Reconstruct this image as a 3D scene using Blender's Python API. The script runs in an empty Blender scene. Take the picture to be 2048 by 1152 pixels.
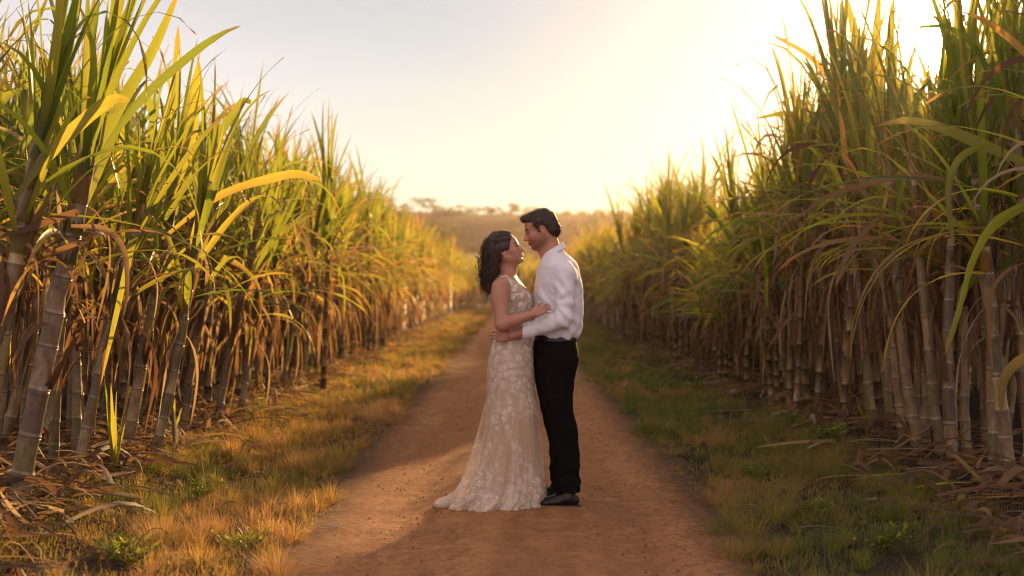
import bpy, math, random
import numpy as np
from math import radians as R, sin, cos, pi

SC = bpy.context.scene
COL = SC.collection
FPX, D0, HC = 2844.4, 8.6, 1.33          # focal length in photo pixels, distance of the couple, eye height
S0 = FPX / D0

def W(px, py, y=0.0):
    """photo measurement -> metres in the couple's upright plane"""
    return np.array([(px - 1024) / S0, y, HC - (py - 576) / S0])

# ------------------------------------------------------------------ objects
def tag(o, label=None, cat=None, group=None, kind=None):
    if label: o['label'] = label
    if cat: o['category'] = cat
    if group: o['group'] = group
    if kind: o['kind'] = kind
    return o

def link(o, parent=None):
    COL.objects.link(o)
    if parent is not None: o.parent = parent
    return o

def empty(name, loc=(0, 0, 0), rot=(0, 0, 0), scale=1.0):
    o = bpy.data.objects.new(name, None)
    o.empty_display_size = 0.2
    o.location = loc; o.rotation_euler = rot
    o.scale = (scale,) * 3 if not hasattr(scale, '__len__') else scale
    return link(o)

def mesh_np(name, v, quads=None, tris=None, mat=None, smooth=True, attrs=None, midx=None):
    """mesh from numpy arrays; attrs: dict name -> per-vertex float array"""
    me = bpy.data.meshes.new(name)
    v = np.asarray(v, np.float32)
    nq = 0 if quads is None else len(quads)
    nt = 0 if tris is None else len(tris)
    me.vertices.add(len(v)); me.vertices.foreach_set('co', v.ravel())
    loops = []
    if nq: loops.append(np.asarray(quads, np.int32).ravel())
    if nt: loops.append(np.asarray(tris, np.int32).ravel())
    loops = np.concatenate(loops)
    me.loops.add(len(loops)); me.loops.foreach_set('vertex_index', loops)
    me.polygons.add(nq + nt)
    st = np.concatenate([np.arange(nq) * 4, nq * 4 + np.arange(nt) * 3]).astype(np.int32)
    me.polygons.foreach_set('loop_start', st)
    me.update(calc_edges=True)
    if smooth: me.polygons.foreach_set('use_smooth', np.ones(nq + nt, bool))
    if attrs:
        for k, a in attrs.items():
            a = np.asarray(a, np.float32)
            if a.ndim == 1:
                at = me.attributes.new(k, 'FLOAT', 'POINT'); at.data.foreach_set('value', a)
            else:
                at = me.attributes.new(k, 'FLOAT_VECTOR', 'POINT'); at.data.foreach_set('vector', a.ravel())
    if mat is not None:
        for m in (mat if isinstance(mat, (list, tuple)) else [mat]): me.materials.append(m)
    if midx is not None: me.polygons.foreach_set('material_index', np.asarray(midx, np.int32))
    me.validate()
    return me

def obj(name, me, parent=None):
    return link(bpy.data.objects.new(name, me), parent)

# ------------------------------------------------------------------ implicit surfaces
def smin(a, b, k):
    h = np.clip(0.5 + 0.5 * (b - a) / k, 0, 1)
    return b * (1 - h) + a * h - k * h * (1 - h)

class Field:
    def __init__(s, lo, hi, vs):
        s.vs = vs; s.lo = np.array(lo, float)
        s.n = np.ceil((np.array(hi) - s.lo) / vs).astype(int) + 1
        s.ax = [(s.lo[i] + vs * np.arange(s.n[i])).astype(np.float32) for i in range(3)]
        s.f = np.full(s.n, 0.3, np.float32)
    def reg(s, lo, hi):
        a = np.clip(np.floor((np.array(lo) - s.lo) / s.vs).astype(int), 0, s.n)
        b = np.clip(np.ceil((np.array(hi) - s.lo) / s.vs).astype(int) + 1, 0, s.n)
        sl = tuple(slice(a[i], b[i]) for i in range(3))
        X = s.ax[0][sl[0]][:, None, None]; Y = s.ax[1][sl[1]][None, :, None]; Z = s.ax[2][sl[2]][None, None, :]
        return sl, X, Y, Z, all(b > a)
    def add(s, prim, k=0.01, sub=False):
        fn, lo, hi = prim; pad = k + 0.025
        sl, X, Y, Z, ok = s.reg(np.array(lo) - pad, np.array(hi) + pad)
        if not ok: return
        d = fn(X, Y, Z)
        if sub: s.f[sl] = -smin(-s.f[sl], d, k)
        else: s.f[sl] = smin(s.f[sl], d, k)
    def cut(s, prim, k=0.006): s.add(prim, k, True)
    def keep(s, fn, k=0.004):
        """intersect with fn(X,Y,Z) <= 0 over the whole grid"""
        sl, X, Y, Z, ok = s.reg(s.lo, s.lo + s.n * s.vs)
        s.f = (-smin(-s.f, -fn(X, Y, Z), k)).astype(np.float32)
    def warp(s, fn):
        sl, X, Y, Z, ok = s.reg(s.lo, s.lo + s.n * s.vs)
        s.f = (s.f + fn(X, Y, Z)).astype(np.float32)
    def surf(s, smooth=1):
        """surface nets"""
        f = s.f; ins = f < 0
        nx, ny, nz = f.shape
        c = ins[:-1, :-1, :-1].astype(np.int8)
        tot = np.zeros((nx - 1, ny - 1, nz - 1), np.int8)
        for i in (0, 1):
            for j in (0, 1):
                for k in (0, 1):
                    tot += ins[i:nx - 1 + i, j:ny - 1 + j, k:nz - 1 + k]
        act = (tot > 0) & (tot < 8)
        I, J, K = np.nonzero(act)
        idx = np.full(act.shape, -1, np.int32); idx[I, J, K] = np.arange(len(I))
        acc = np.zeros((len(I), 3)); cnt = np.zeros(len(I))
        offs = [(0, 0), (0, 1), (1, 0), (1, 1)]
        for axis in range(3):
            for a, b in offs:
                o = [0, 0, 0]; oth = [x for x in range(3) if x != axis]
                o[oth[0]] = a; o[oth[1]] = b
                e = [0, 0, 0]; e[axis] = 1
                f0 = f[I + o[0], J + o[1], K + o[2]]
                f1 = f[I + o[0] + e[0], J + o[1] + e[1], K + o[2] + e[2]]
                m = (f0 < 0) != (f1 < 0)
                t = np.where(m, f0 / np.where(m, f0 - f1, 1), 0)
                p = np.tile(np.array(o, float), (len(I), 1)); p[:, axis] += t
                acc[m] += p[m]; cnt[m] += 1
        V = (np.stack([I, J, K], 1) + acc / cnt[:, None]) * s.vs + s.lo
        quads = []
        for axis in range(3):
            a0 = [slice(1, -1)] * 3; a0[axis] = slice(0, -1)
            a1 = [slice(1, -1)] * 3; a1[axis] = slice(1, None)
            m0 = ins[tuple(a0)]; m1 = ins[tuple(a1)]
            P = np.stack(np.nonzero(m0 != m1), 1)
            base = P + 1; base[:, axis] -= 1
            u, w = [x for x in range(3) if x != axis]
            def cell(du, dw):
                q = base.copy(); q[:, u] -= du; q[:, w] -= dw
                return idx[q[:, 0], q[:, 1], q[:, 2]]
            q = np.stack([cell(0, 0), cell(1, 0), cell(1, 1), cell(0, 1)], 1)
            flip = m0[P[:, 0], P[:, 1], P[:, 2]]
            if axis == 1: flip = ~flip
            q[flip] = q[flip][:, ::-1]
            quads.append(q)
        Q = np.concatenate(quads)
        Q = Q[(Q >= 0).all(1)][:, ::-1]
        for _ in range(smooth):
            sm = np.zeros_like(V); n = np.zeros(len(V))
            for a, b in ((0, 1), (1, 2), (2, 3), (3, 0)):
                np.add.at(sm, Q[:, a], V[Q[:, b]]); np.add.at(sm, Q[:, b], V[Q[:, a]])
                np.add.at(n, Q[:, a], 1); np.add.at(n, Q[:, b], 1)
            V = V * 0.5 + 0.5 * sm / np.maximum(n, 1)[:, None]
        return V, Q

def rc(a, b, ra, rb):
    a = np.array(a, float); b = np.array(b, float); ab = b - a; L = max(1e-9, ab @ ab)
    def fn(X, Y, Z):
        t = np.clip(((X - a[0]) * ab[0] + (Y - a[1]) * ab[1] + (Z - a[2]) * ab[2]) / L, 0, 1)
        return np.sqrt((X - a[0] - t * ab[0]) ** 2 + (Y - a[1] - t * ab[1]) ** 2 + (Z - a[2] - t * ab[2]) ** 2) - (ra + (rb - ra) * t)
    r = max(ra, rb)
    return fn, np.minimum(a, b) - r, np.maximum(a, b) + r

def ell(c, r, M=None):
    c = np.array(c, float); r = np.array(r, float)
    M = np.eye(3) if M is None else M
    def fn(X, Y, Z):
        x, y, z = X - c[0], Y - c[1], Z - c[2]
        p = [(x * M[0, i] + y * M[1, i] + z * M[2, i]) for i in range(3)]
        k0 = np.sqrt(sum((p[i] / r[i]) ** 2 for i in range(3)))
        k1 = np.sqrt(sum((p[i] / r[i] ** 2) ** 2 for i in range(3))) + 1e-9
        return k0 * (k0 - 1) / k1
    e = np.sqrt((M ** 2) @ (r ** 2))
    return fn, c - e, c + e

def secs(tab, cy, infl=0.0, fold=None, p=2.0, yaw=0.0):
    """stack of elliptic sections: rows (z, x0, x1, halfwidth)"""
    t = np.array(sorted(tab)); z, x0, x1, b = t.T
    cyy = np.interp
    def fn(X, Y, Z):
        zz = Z[0, 0]
        def ip(v):
            # smooth interpolation: average of shifted linear ones
            return sum(np.interp(zz + o, z, v) for o in (-.012, 0, .012)) / 3
        a = (ip(x1) - ip(x0)) / 2 + infl; c = (ip(x1) + ip(x0)) / 2; bb = ip(b) + infl
        dx = X - c; dy = Y - cy
        if yaw:
            dx, dy = dx * cos(yaw) + dy * sin(yaw), -dx * sin(yaw) + dy * cos(yaw)
        q = (np.abs(dx / a) ** p + np.abs(dy / bb) ** p) ** (1 / p)
        d = (q - 1) * np.minimum(a, bb)
        if fold is not None: d = d - fold(np.arctan2(dy / bb, dx / a), Z, dx, dy)
        dz = np.maximum(z[0] - zz, zz - z[-1])
        return np.maximum(d, dz)
    m = max(b) + infl
    return fn, [min(x0) - infl, cy - m, z[0]], [max(x1) + infl, cy + m, z[-1]]

def waves(seed, freq, n=6, aniso=(1, 1, 1)):
    rg = np.random.RandomState(seed)
    K = rg.normal(size=(n, 3)) * np.array(aniso) * freq; ph = rg.rand(n) * 6.28
    def fn(X, Y, Z):
        s = 0
        for k, p in zip(K, ph):
            s = s + np.sin(k[0] * X + k[1] * Y + k[2] * Z + p + 1.3 * np.sin(.6 * (k[1] * X - k[2] * Y + k[0] * Z) + 2 * p))
        return s / n
    return fn

def poly2(pts):
    """signed distance to a polygon in a plane (negative inside)"""
    pts = np.array(pts, float)
    def fn(a, b):
        d = np.full(np.broadcast(a, b).shape, 1e9); s = np.ones_like(d)
        n = len(pts)
        for i in range(n):
            p, q = pts[i], pts[i - 1]
            ex, ey = q - p; wx = a - p[0]; wy = b - p[1]
            t = np.clip((wx * ex + wy * ey) / (ex * ex + ey * ey), 0, 1)
            d = np.minimum(d, (wx - ex * t) ** 2 + (wy - ey * t) ** 2)
            c1 = b >= p[1]; c2 = b < q[1]; c3 = ex * wy > ey * wx
            flip = (c1 & c2 & c3) | (~c1 & ~c2 & ~c3)
            s = np.where(flip, -s, s)
        return s * np.sqrt(d)
    return fn

class Frame:
    def __init__(s, o, f, side, u, sc=1.0):
        s.o = np.array(o, float); s.M = np.stack([f, side, u], 1); s.s = sc
    def p(s, l): return s.o + s.s * (s.M @ np.array(l, float))
    def rc(s, a, b, ra, rb): return rc(s.p(a), s.p(b), ra * s.s, rb * s.s)
    def ell(s, c, r, tilt=0.0):
        M = s.M
        if tilt:   # rotate in the f-u plane
            c_, s_ = cos(tilt), sin(tilt)
            M = s.M @ np.array([[c_, 0, -s_], [0, 1, 0], [s_, 0, c_]])
        return ell(s.p(c), np.array(r) * s.s, M)
    def loc(s, X, Y, Z):
        x, y, z = X - s.o[0], Y - s.o[1], Z - s.o[2]
        return [(x * s.M[0, i] + y * s.M[1, i] + z * s.M[2, i]) / s.s for i in range(3)]

def curve_tube(pts, rad, sides=6):
    """tube mesh along pts with radius array"""
    P = np.array(pts, float); n = len(P)
    rad = np.full(n, rad) if np.isscalar(rad) else np.array(rad)
    T = np.gradient(P, axis=0); T /= np.linalg.norm(T, axis=1)[:, None] + 1e-9
    ref = np.array([0.31, 0.87, 0.39])
    A = np.cross(T, ref); A /= np.linalg.norm(A, axis=1)[:, None] + 1e-9
    B = np.cross(T, A)
    th = np.arange(sides) * 2 * pi / sides
    V = P[:, None] + rad[:, None, None] * (A[:, None] * np.cos(th)[None, :, None] + B[:, None] * np.sin(th)[None, :, None])
    V = V.reshape(-1, 3)
    i = np.arange(n - 1)[:, None] * sides; j = np.arange(sides)[None]; j2 = (j + 1) % sides
    Q = np.stack([i + j, i + j2, i + sides + j2, i + sides + j], -1).reshape(-1, 4)
    return V, Q

class Bag:
    """collects meshes"""
    def __init__(s): s.v = []; s.q = []; s.n = 0; s.a = {}
    def add(s, V, Q, **attrs):
        s.v.append(np.asarray(V, np.float32)); s.q.append(np.asarray(Q) + s.n); s.n += len(V)
        for k, a in attrs.items():
            s.a.setdefault(k, []).append(np.broadcast_to(np.asarray(a, np.float32), (len(V),)))
    def mesh(s, name, mat, smooth=True):
        return mesh_np(name, np.concatenate(s.v), np.concatenate(s.q), mat=mat, smooth=smooth,
                       attrs={k: np.concatenate(a) for k, a in s.a.items()})

# ------------------------------------------------------------------ materials
class NT:
    def __init__(s, name):
        s.m = bpy.data.materials.new(name); s.m.use_nodes = True
        s.t = s.m.node_tree; s.t.nodes.clear()
        s.out = s.t.nodes.new('ShaderNodeOutputMaterial')
    def n(s, typ, **kw):
        nd = s.t.nodes.new('ShaderNode' + typ)
        for k, v in kw.items():
            if k[0] == '_': setattr(nd, k[1:], v)
        for k, v in kw.items():
            if k[0] != '_': s.set(nd, k, v)
        return nd
    def set(s, nd, k, v):
        sock = nd.inputs[int(k[1:])] if k[0] == 'i' and k[1:].isdigit() else nd.inputs[k.replace('__', ' ')]
        if isinstance(v, bpy.types.NodeSocket): s.t.links.new(v, sock)
        elif isinstance(v, bpy.types.Node): s.t.links.new(v.outputs[0], sock)
        else:
            if hasattr(v, '__len__') and len(v) == 3 and sock.type == 'RGBA': v = (*v, 1)
            sock.default_value = v
    def attr(s, name): return s.n('Attribute', _attribute_name=name).outputs['Fac']
    def noise(s, scale, detail=4, rough=.55, vec=None, **kw):
        nd = s.n('TexNoise', Scale=scale, Detail=detail, Roughness=rough, **kw)
        if vec is not None: s.set(nd, 'Vector', vec)
        return nd.outputs['Fac']
    def ramp(s, fac, stops, interp='LINEAR'):
        nd = s.n('ValToRGB', Fac=fac); cr = nd.color_ramp; cr.interpolation = interp
        while len(cr.elements) < len(stops): cr.elements.new(0.5)
        for e, (p, c) in zip(cr.elements, stops):
            e.position = p; e.color = (*c, 1) if hasattr(c, '__len__') else (c, c, c, 1)
        return nd.outputs[0]
    def mix(s, fac, a, b, mode='MIX'):
        nd = s.n('Mix', _data_type='RGBA', _blend_type=mode)
        s.set(nd, 'i0', fac); s.set(nd, 'i6', a); s.set(nd, 'i7', b)
        return nd.outputs[2]
    def math(s, op, a, b=0.0, c=0.0):
        nd = s.n('Math', _operation=op); s.set(nd, 'i0', a); s.set(nd, 'i1', b); s.set(nd, 'i2', c)
        return nd.outputs[0]
    def maprange(s, v, a, b, c=0.0, d=1.0):
        nd = s.n('MapRange'); s.set(nd, 'i0', v)
        for i, q in enumerate((a, b, c, d)): s.set(nd, 'i%d' % (i + 1), q)
        return nd.outputs[0]
    def coord(s, scale=(1, 1, 1), rot=(0, 0, 0), kind='Object', loc=(0, 0, 0)):
        tc = s.n('TexCoord').outputs[kind]
        mp = s.n('Mapping', Vector=tc); mp.inputs['Scale'].default_value = scale; mp.inputs['Rotation'].default_value = rot
        mp.inputs['Location'].default_value = loc
        return mp.outputs[0]
    def bump(s, h, strength=.3, dist=.01, normal=None):
        nd = s.n('Bump', Height=h, Strength=strength, Distance=dist)
        if normal is not None: s.set(nd, 'Normal', normal)
        return nd.outputs[0]
    def bsdf(s, **kw): return s.n('BsdfPrincipled', **kw).outputs[0]
    def done(s, sh):
        s.t.links.new(sh, s.out.inputs['Surface']); return s.m
# ================================================================== PEOPLE
def skin_mat(name, base, stubble):
    t = NT(name)
    tint = t.attr('lip'); brow = t.attr('brow'); stub = t.attr('stub')
    nz = t.noise(120, 5, .7, t.coord()); n2 = t.noise(14, 4, .6, t.coord())
    c = t.mix(t.math('MULTIPLY', nz, .35), base, [base[0] * 1.15, base[1] * .82, base[2] * .75])
    c = t.mix(t.math('MULTIPLY', n2, .3), c, [base[0] * .8, base[1] * .7, base[2] * .66])
    c = t.mix(tint, c, (.33, .085, .07))
    c = t.mix(t.math('MULTIPLY', stub, stubble), c, (.07, .035, .022))
    c = t.mix(brow, c, (.018, .009, .006))
    b = t.bump(t.noise(380, 2, .5, t.coord()), .12, .002)
    return t.done(t.bsdf(Base__Color=c, Roughness=.46, Subsurface__Weight=.12, Subsurface__Radius=(.6, .22, .1), Subsurface__Scale=.02, Normal=b))

def hair_mat(name, base):
    t = NT(name)
    nz = t.noise(1.0, 3, .6, t.coord((170, 170, 60)))
    c = t.mix(nz, [x * .5 for x in base], [x * 1.7 for x in base])
    return t.done(t.bsdf(Base__Color=c, Roughness=.48, Specular__IOR__Level=.42, Normal=t.bump(nz, .6, .004)))

def shirt_mat():
    t = NT('white_cotton')
    w = t.n('TexWave', _wave_type='BANDS', Scale=260.0, Distortion=.6, Vector=t.coord()).outputs['Fac']
    nz = t.noise(11, 5, .6, t.coord((1, 1, .4)))
    h = t.math('ADD', t.math('MULTIPLY', nz, 1.0), t.math('MULTIPLY', w, .03))
    p = t.n('BsdfPrincipled', Base__Color=(.80, .79, .80, 1), Roughness=.8, Sheen__Weight=.15, Normal=t.bump(h, .25, .03)).outputs[0]
    tr = t.n('BsdfTranslucent', Color=(.85, .8, .72, 1)).outputs[0]
    return t.done(t.n('MixShader', i0=.12, i1=p, i2=tr).outputs[0])

def cloth_dark():
    t = NT('black_wool')
    nz = t.noise(20, 4, .6, t.coord((1, 1, .4)))
    return t.done(t.bsdf(Base__Color=(.0042, .0034, .0032, 1), Roughness=.85, Specular__IOR__Level=.12, Normal=t.bump(nz, .35, .02)))

def leather():
    t = NT('black_leather')
    nz = t.noise(120, 3, .6, t.coord())
    return t.done(t.bsdf(Base__Color=(.008, .006, .005, 1), Roughness=.34, Coat__Weight=.1, Specular__IOR__Level=.3, Normal=t.bump(nz, .15, .002)))

def plain(name, c, rough=.5, **kw):
    t = NT(name); return t.done(t.bsdf(Base__Color=(*c, 1), Roughness=rough, **kw))

def lace_fac(t):
    """appliqué density: flower clusters and small leaves, thick at the bodice, hips and hem"""
    v = t.coord((1, 1, 1))
    wob = t.n('TexNoise', Scale=22.0, Detail=3.0, Vector=v).outputs['Color']
    vw = t.n('VectorMath', _operation='MULTIPLY_ADD', i0=wob, i1=(.045, .045, .045), i2=v).outputs[0]
    v1 = t.n('TexVoronoi', _feature='F1', Scale=25.0, Vector=vw).outputs['Distance']
    v3 = t.n('TexVoronoi', _feature='F1', Scale=105.0, Vector=vw).outputs['Distance']
    v2 = t.n('TexVoronoi', _feature='DISTANCE_TO_EDGE', Scale=80.0, Vector=vw).outputs['Distance']
    flower = t.ramp(v1, [(.40, 1), (.58, 0)]); veins = t.ramp(v2, [(.04, 1), (.15, .0)])
    fine = t.math('MAXIMUM', t.ramp(v3, [(.32, 1), (.55, .30)]), veins)
    motif = t.math('MAXIMUM', t.math('MULTIPLY', flower, fine), t.math('MULTIPLY', veins, .38))
    big = t.noise(8.0, 4, .6, t.coord((1, 1, .45)))
    z = t.n('SeparateXYZ', Vector=t.n('TexCoord').outputs['Object']).outputs[2]
    # cover by height above the ground: hem scallops, bare shin, dense hip and bodice
    cov = t.ramp(t.math('MULTIPLY', z, .6), [(.0, 1.0), (.06, .68), (.14, .47), (.30, .44), (.38, .54), (.48, .68), (.58, .78), (1, .88)])
    mask = t.maprange(t.math('ADD', big, t.math('SUBTRACT', cov, 1.0)), -.06, .10)
    return t.math('MULTIPLY', motif, mask), mask, v2

def dress_mat():
    t = NT('nude_lace')
    f, mask, v2 = lace_fac(t)
    nz = t.noise(90, 3, .6, t.coord())
    base = t.mix(nz, (.45, .315, .195), (.36, .24, .145))
    c = t.mix(t.math('MULTIPLY', f, .95), base, (.92, .86, .71))
    h = t.math('ADD', t.math('MULTIPLY', f, 1.0), t.math('MULTIPLY', nz, .25))
    return t.done(t.bsdf(Base__Color=c, Roughness=.62, Sheen__Weight=.2, Normal=t.bump(h, .7, .006)))

def tulle_mat():
    t = NT('sheer_lace_tulle')
    f, mask, v2 = lace_fac(t)
    z = t.n('SeparateXYZ', Vector=t.n('TexCoord').outputs['Object']).outputs[2]
    hem = t.ramp(z, [(.02, .55), (.16, .12), (.5, .0)])
    a = t.math('ADD', t.math('ADD', t.math('MULTIPLY', f, .80), hem), .16)
    a = t.math('MINIMUM', a, 1.0)
    p = t.bsdf(Base__Color=(.84, .76, .62, 1), Roughness=.6, Normal=t.bump(f, .5, .005))
    tr = t.n('BsdfTranslucent', Color=(.80, .62, .45, 1)).outputs[0]
    s = t.n('MixShader', i0=.42, i1=p, i2=tr).outputs[0]
    return t.done(t.n('MixShader', i0=a, i1=t.n('BsdfTransparent').outputs[0], i2=s).outputs[0])

def build_head(F, H, k=1.0, fem=False):
    """skull, face, ears; H = Frame. fem: softer brow, fuller lips"""
    A = lambda p, kk=.012: F.add(p, kk * H.s)
    A(H.ell((-.018, 0, .035), (.098, .074, .084)))
    A(H.ell((.030, 0, .026), (.060, .062, .058)), .02)
    A(H.ell((.026, 0, -.035), (.056, .054, .080)), .025)
    for s in (-1, 1):
        A(H.rc((-.018, s * .050, -.052), (.060, s * .016, -.100), .017, .015), .022)
        A(H.rc((-.018, s * .054, -.020), (-.018, s * .050, -.052), .016, .017), .02)
        A(H.ell((.052, s * .036, -.030), (.028, .024, .024)), .018)
        A(H.ell((.050, s * .028, -.066), (.026, .022, .028)), .02)
    A(H.ell((.068, 0, -.100), (.017, .021, .015)), .014)
    A(H.ell((.064, 0, -.068), (.024, .028, .026)), .016)
    br = .006 if fem else .010
    for s in (-1, 1):
        A(H.rc((.084, s * .010, .010), (.072, s * .042, .012), br, br * .8), .010)
        F.cut(H.ell((.096, s * .031, -.008), (.016, .017, .011)), .012 * H.s)
        A(H.ell((.070, s * .031, -.008), (.0135, .0135, .0125)), .004)
        A(H.rc((.080, s * .019, -.002), (.074, s * .044, -.003), .0042, .0036), .004)
    nb = .0055 if fem else .0075
    A(H.rc((.084, 0, .006), (.102 if fem else .106, 0, -.034), nb, .0072 if fem else .0082), .010)
    A(H.rc((.072, 0, -.004), (.088, 0, -.038), .012, .014), .010)
    A(H.ell((.104 if fem else .108, 0, -.037), (.0105, .0090, .0080)), .006)
    A(H.ell((.096, 0, -.046), (.012, .007, .006)), .006)
    for s in (-1, 1):
        A(H.ell((.096, s * .0115, -.042), (.010, .0065, .0070)), .006)
        F.cut(H.ell((.099, s * .0065, -.0505), (.005, .003, .003)), .003)
    lp = .0066 if fem else .0055
    A(H.ell((.0865, 0, -.066), (.0105, .021, lp)), .004)
    A(H.ell((.0845, 0, -.0775), (.0105, .018, lp + .001)), .004)
    F.cut(H.rc((.095, -.022, -.0715), (.095, .022, -.0715), .0022, .0022), .003)
    F.cut(H.ell((.088, 0, -.089), (.010, .020, .005)), .008)
    for s in (-1, 1):
        A(H.ell((-.012, s * .074, -.014), (.017, .007, .030), -.15), .006)
        A(H.rc((-.012, s * .080, .012), (-.026, s * .081, -.006), .0048, .0045), .006)
        A(H.rc((-.026, s * .081, -.006), (-.014, s * .077, -.040), .0045, .0058), .004)
        A(H.rc((.000, s * .079, .010), (-.012, s * .080, .013), .0040, .0048), .004)
        F.cut(H.ell((-.012, s * .0845, -.010), (.0085, .0055, .015), -.15), .004)

def head_attrs(V, H, fem):
    f, s, u = H.loc(V[:, 0], V[:, 1], V[:, 2])
    sm = lambda d, w: np.clip(.5 - d / w, 0, 1)
    lip = sm(np.minimum(np.sqrt(((f - .092) / .013) ** 2 + (s / .021) ** 2 + ((u + .066) / .0075) ** 2),
                        np.sqrt(((f - .090) / .013) ** 2 + (s / .018) ** 2 + ((u + .0775) / .0082) ** 2)) - 1, .4)
    lip = lip * (.75 if fem else .4)
    a = np.abs(s)
    arch = .0165 + .004 * np.sin((a - .012) / .035 * 3.14) if fem else .014 + .002 * np.sin((a - .012) / .035 * 3.14)
    wid = .0034 if fem else .0052
    brow = sm(np.abs(u - arch) / wid - 1, .5) * (a > .010) * (a < .050) * (f > .05)
    lash = sm(np.abs(u + (.0075 if not fem else .006)) / (.0042 if fem else .0034) - 1, .6) * (a > .018) * (a < .047) * (f > .066)
    stub = sm((np.sqrt(((f - .06) / .075) ** 2 + ((u + .085) / .045) ** 2) - 1), .7) * np.clip((-.038 - u) / .02, 0, 1) * np.clip((f + .035) / .02, 0, 1)
    stub = np.maximum(stub, sm(np.abs(u + .056) / .006 - 1, .8) * (f > .07) * (a < .03))
    up = np.abs(u) < .2; near = (f * f + s * s + u * u) < .15 ** 2
    return dict(lip=lip * near, brow=np.maximum(brow, lash * .9) * near, stub=stub * near)

def hand(F, wrist, palm_dir, side_dir, normal, curl=.5, sc=1.0, spread=.1, thumb=1):
    """palm_dir towards the fingers, side_dir towards the index finger, normal out of the palm (fingers curl to it)"""
    d = np.array(palm_dir, float); d /= np.linalg.norm(d)
    n = np.array(normal, float); n -= d * (n @ d); n /= np.linalg.norm(n)
    sd = np.cross(n, d); sd /= np.linalg.norm(sd)
    if sd @ np.array(side_dir, float) < 0: sd = -sd
    w = np.array(wrist, float); s = sc
    for i, o in enumerate((.026, .009, -.009, -.026)):
        F.add(rc(w + d * .012 + sd * o * .55, w + d * .085 * s + sd * o * s, .0135 * s, .0115 * s), .010)
    L = [.040, .045, .042, .033]
    for i, o in enumerate((.028, .0095, -.0095, -.028)):
        p = w + d * (.085 - (.006 if i in (0,) else .012 if i == 3 else 0)) * s + sd * o * s
        dd = d + sd * spread * (1.5 - i) * .5; dd /= np.linalg.norm(dd)
        ang = 0; r = .0088 * s * (.88 if i == 3 else 1)
        for j, fr in enumerate((1, .68, .52)):
            ang += curl * (.7, 1.1, .8)[j] * (1 + .12 * i)
            q = p + (dd * cos(ang) + n * sin(ang)) * L[i] * fr * s
            F.add(rc(p, q, r, r * .9), .0035)
            p = q; r *= .9
    p = w + d * .020 * s + sd * .024 * s * thumb; t1 = w + d * .055 * s + sd * .048 * s + n * .012
    t2 = t1 + (d * .85 + sd * .25 + n * .35) * .032 * s; t3 = t2 + (d * .95 + n * .3) * .026 * s
    F.add(rc(p, t1, .014 * s, .0115 * s), .010); F.add(rc(t1, t2, .0110 * s, .0100 * s), .004); F.add(rc(t2, t3, .0098 * s, .0078 * s), .004)

def pz(py): return HC - (py - 576) / S0
def px(x): return (x - 1024) / S0
def table(rows):   # rows (py, px0, px1, halfwidth)
    return [(pz(a), px(b), px(c), d) for a, b, c, d in rows]

def to_obj(name, VQ, mat, parent=None, attrs=None):
    V, Q = VQ
    me = mesh_np(name, V, Q, mat=mat, attrs=attrs)
    return obj(name, me, parent)


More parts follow.
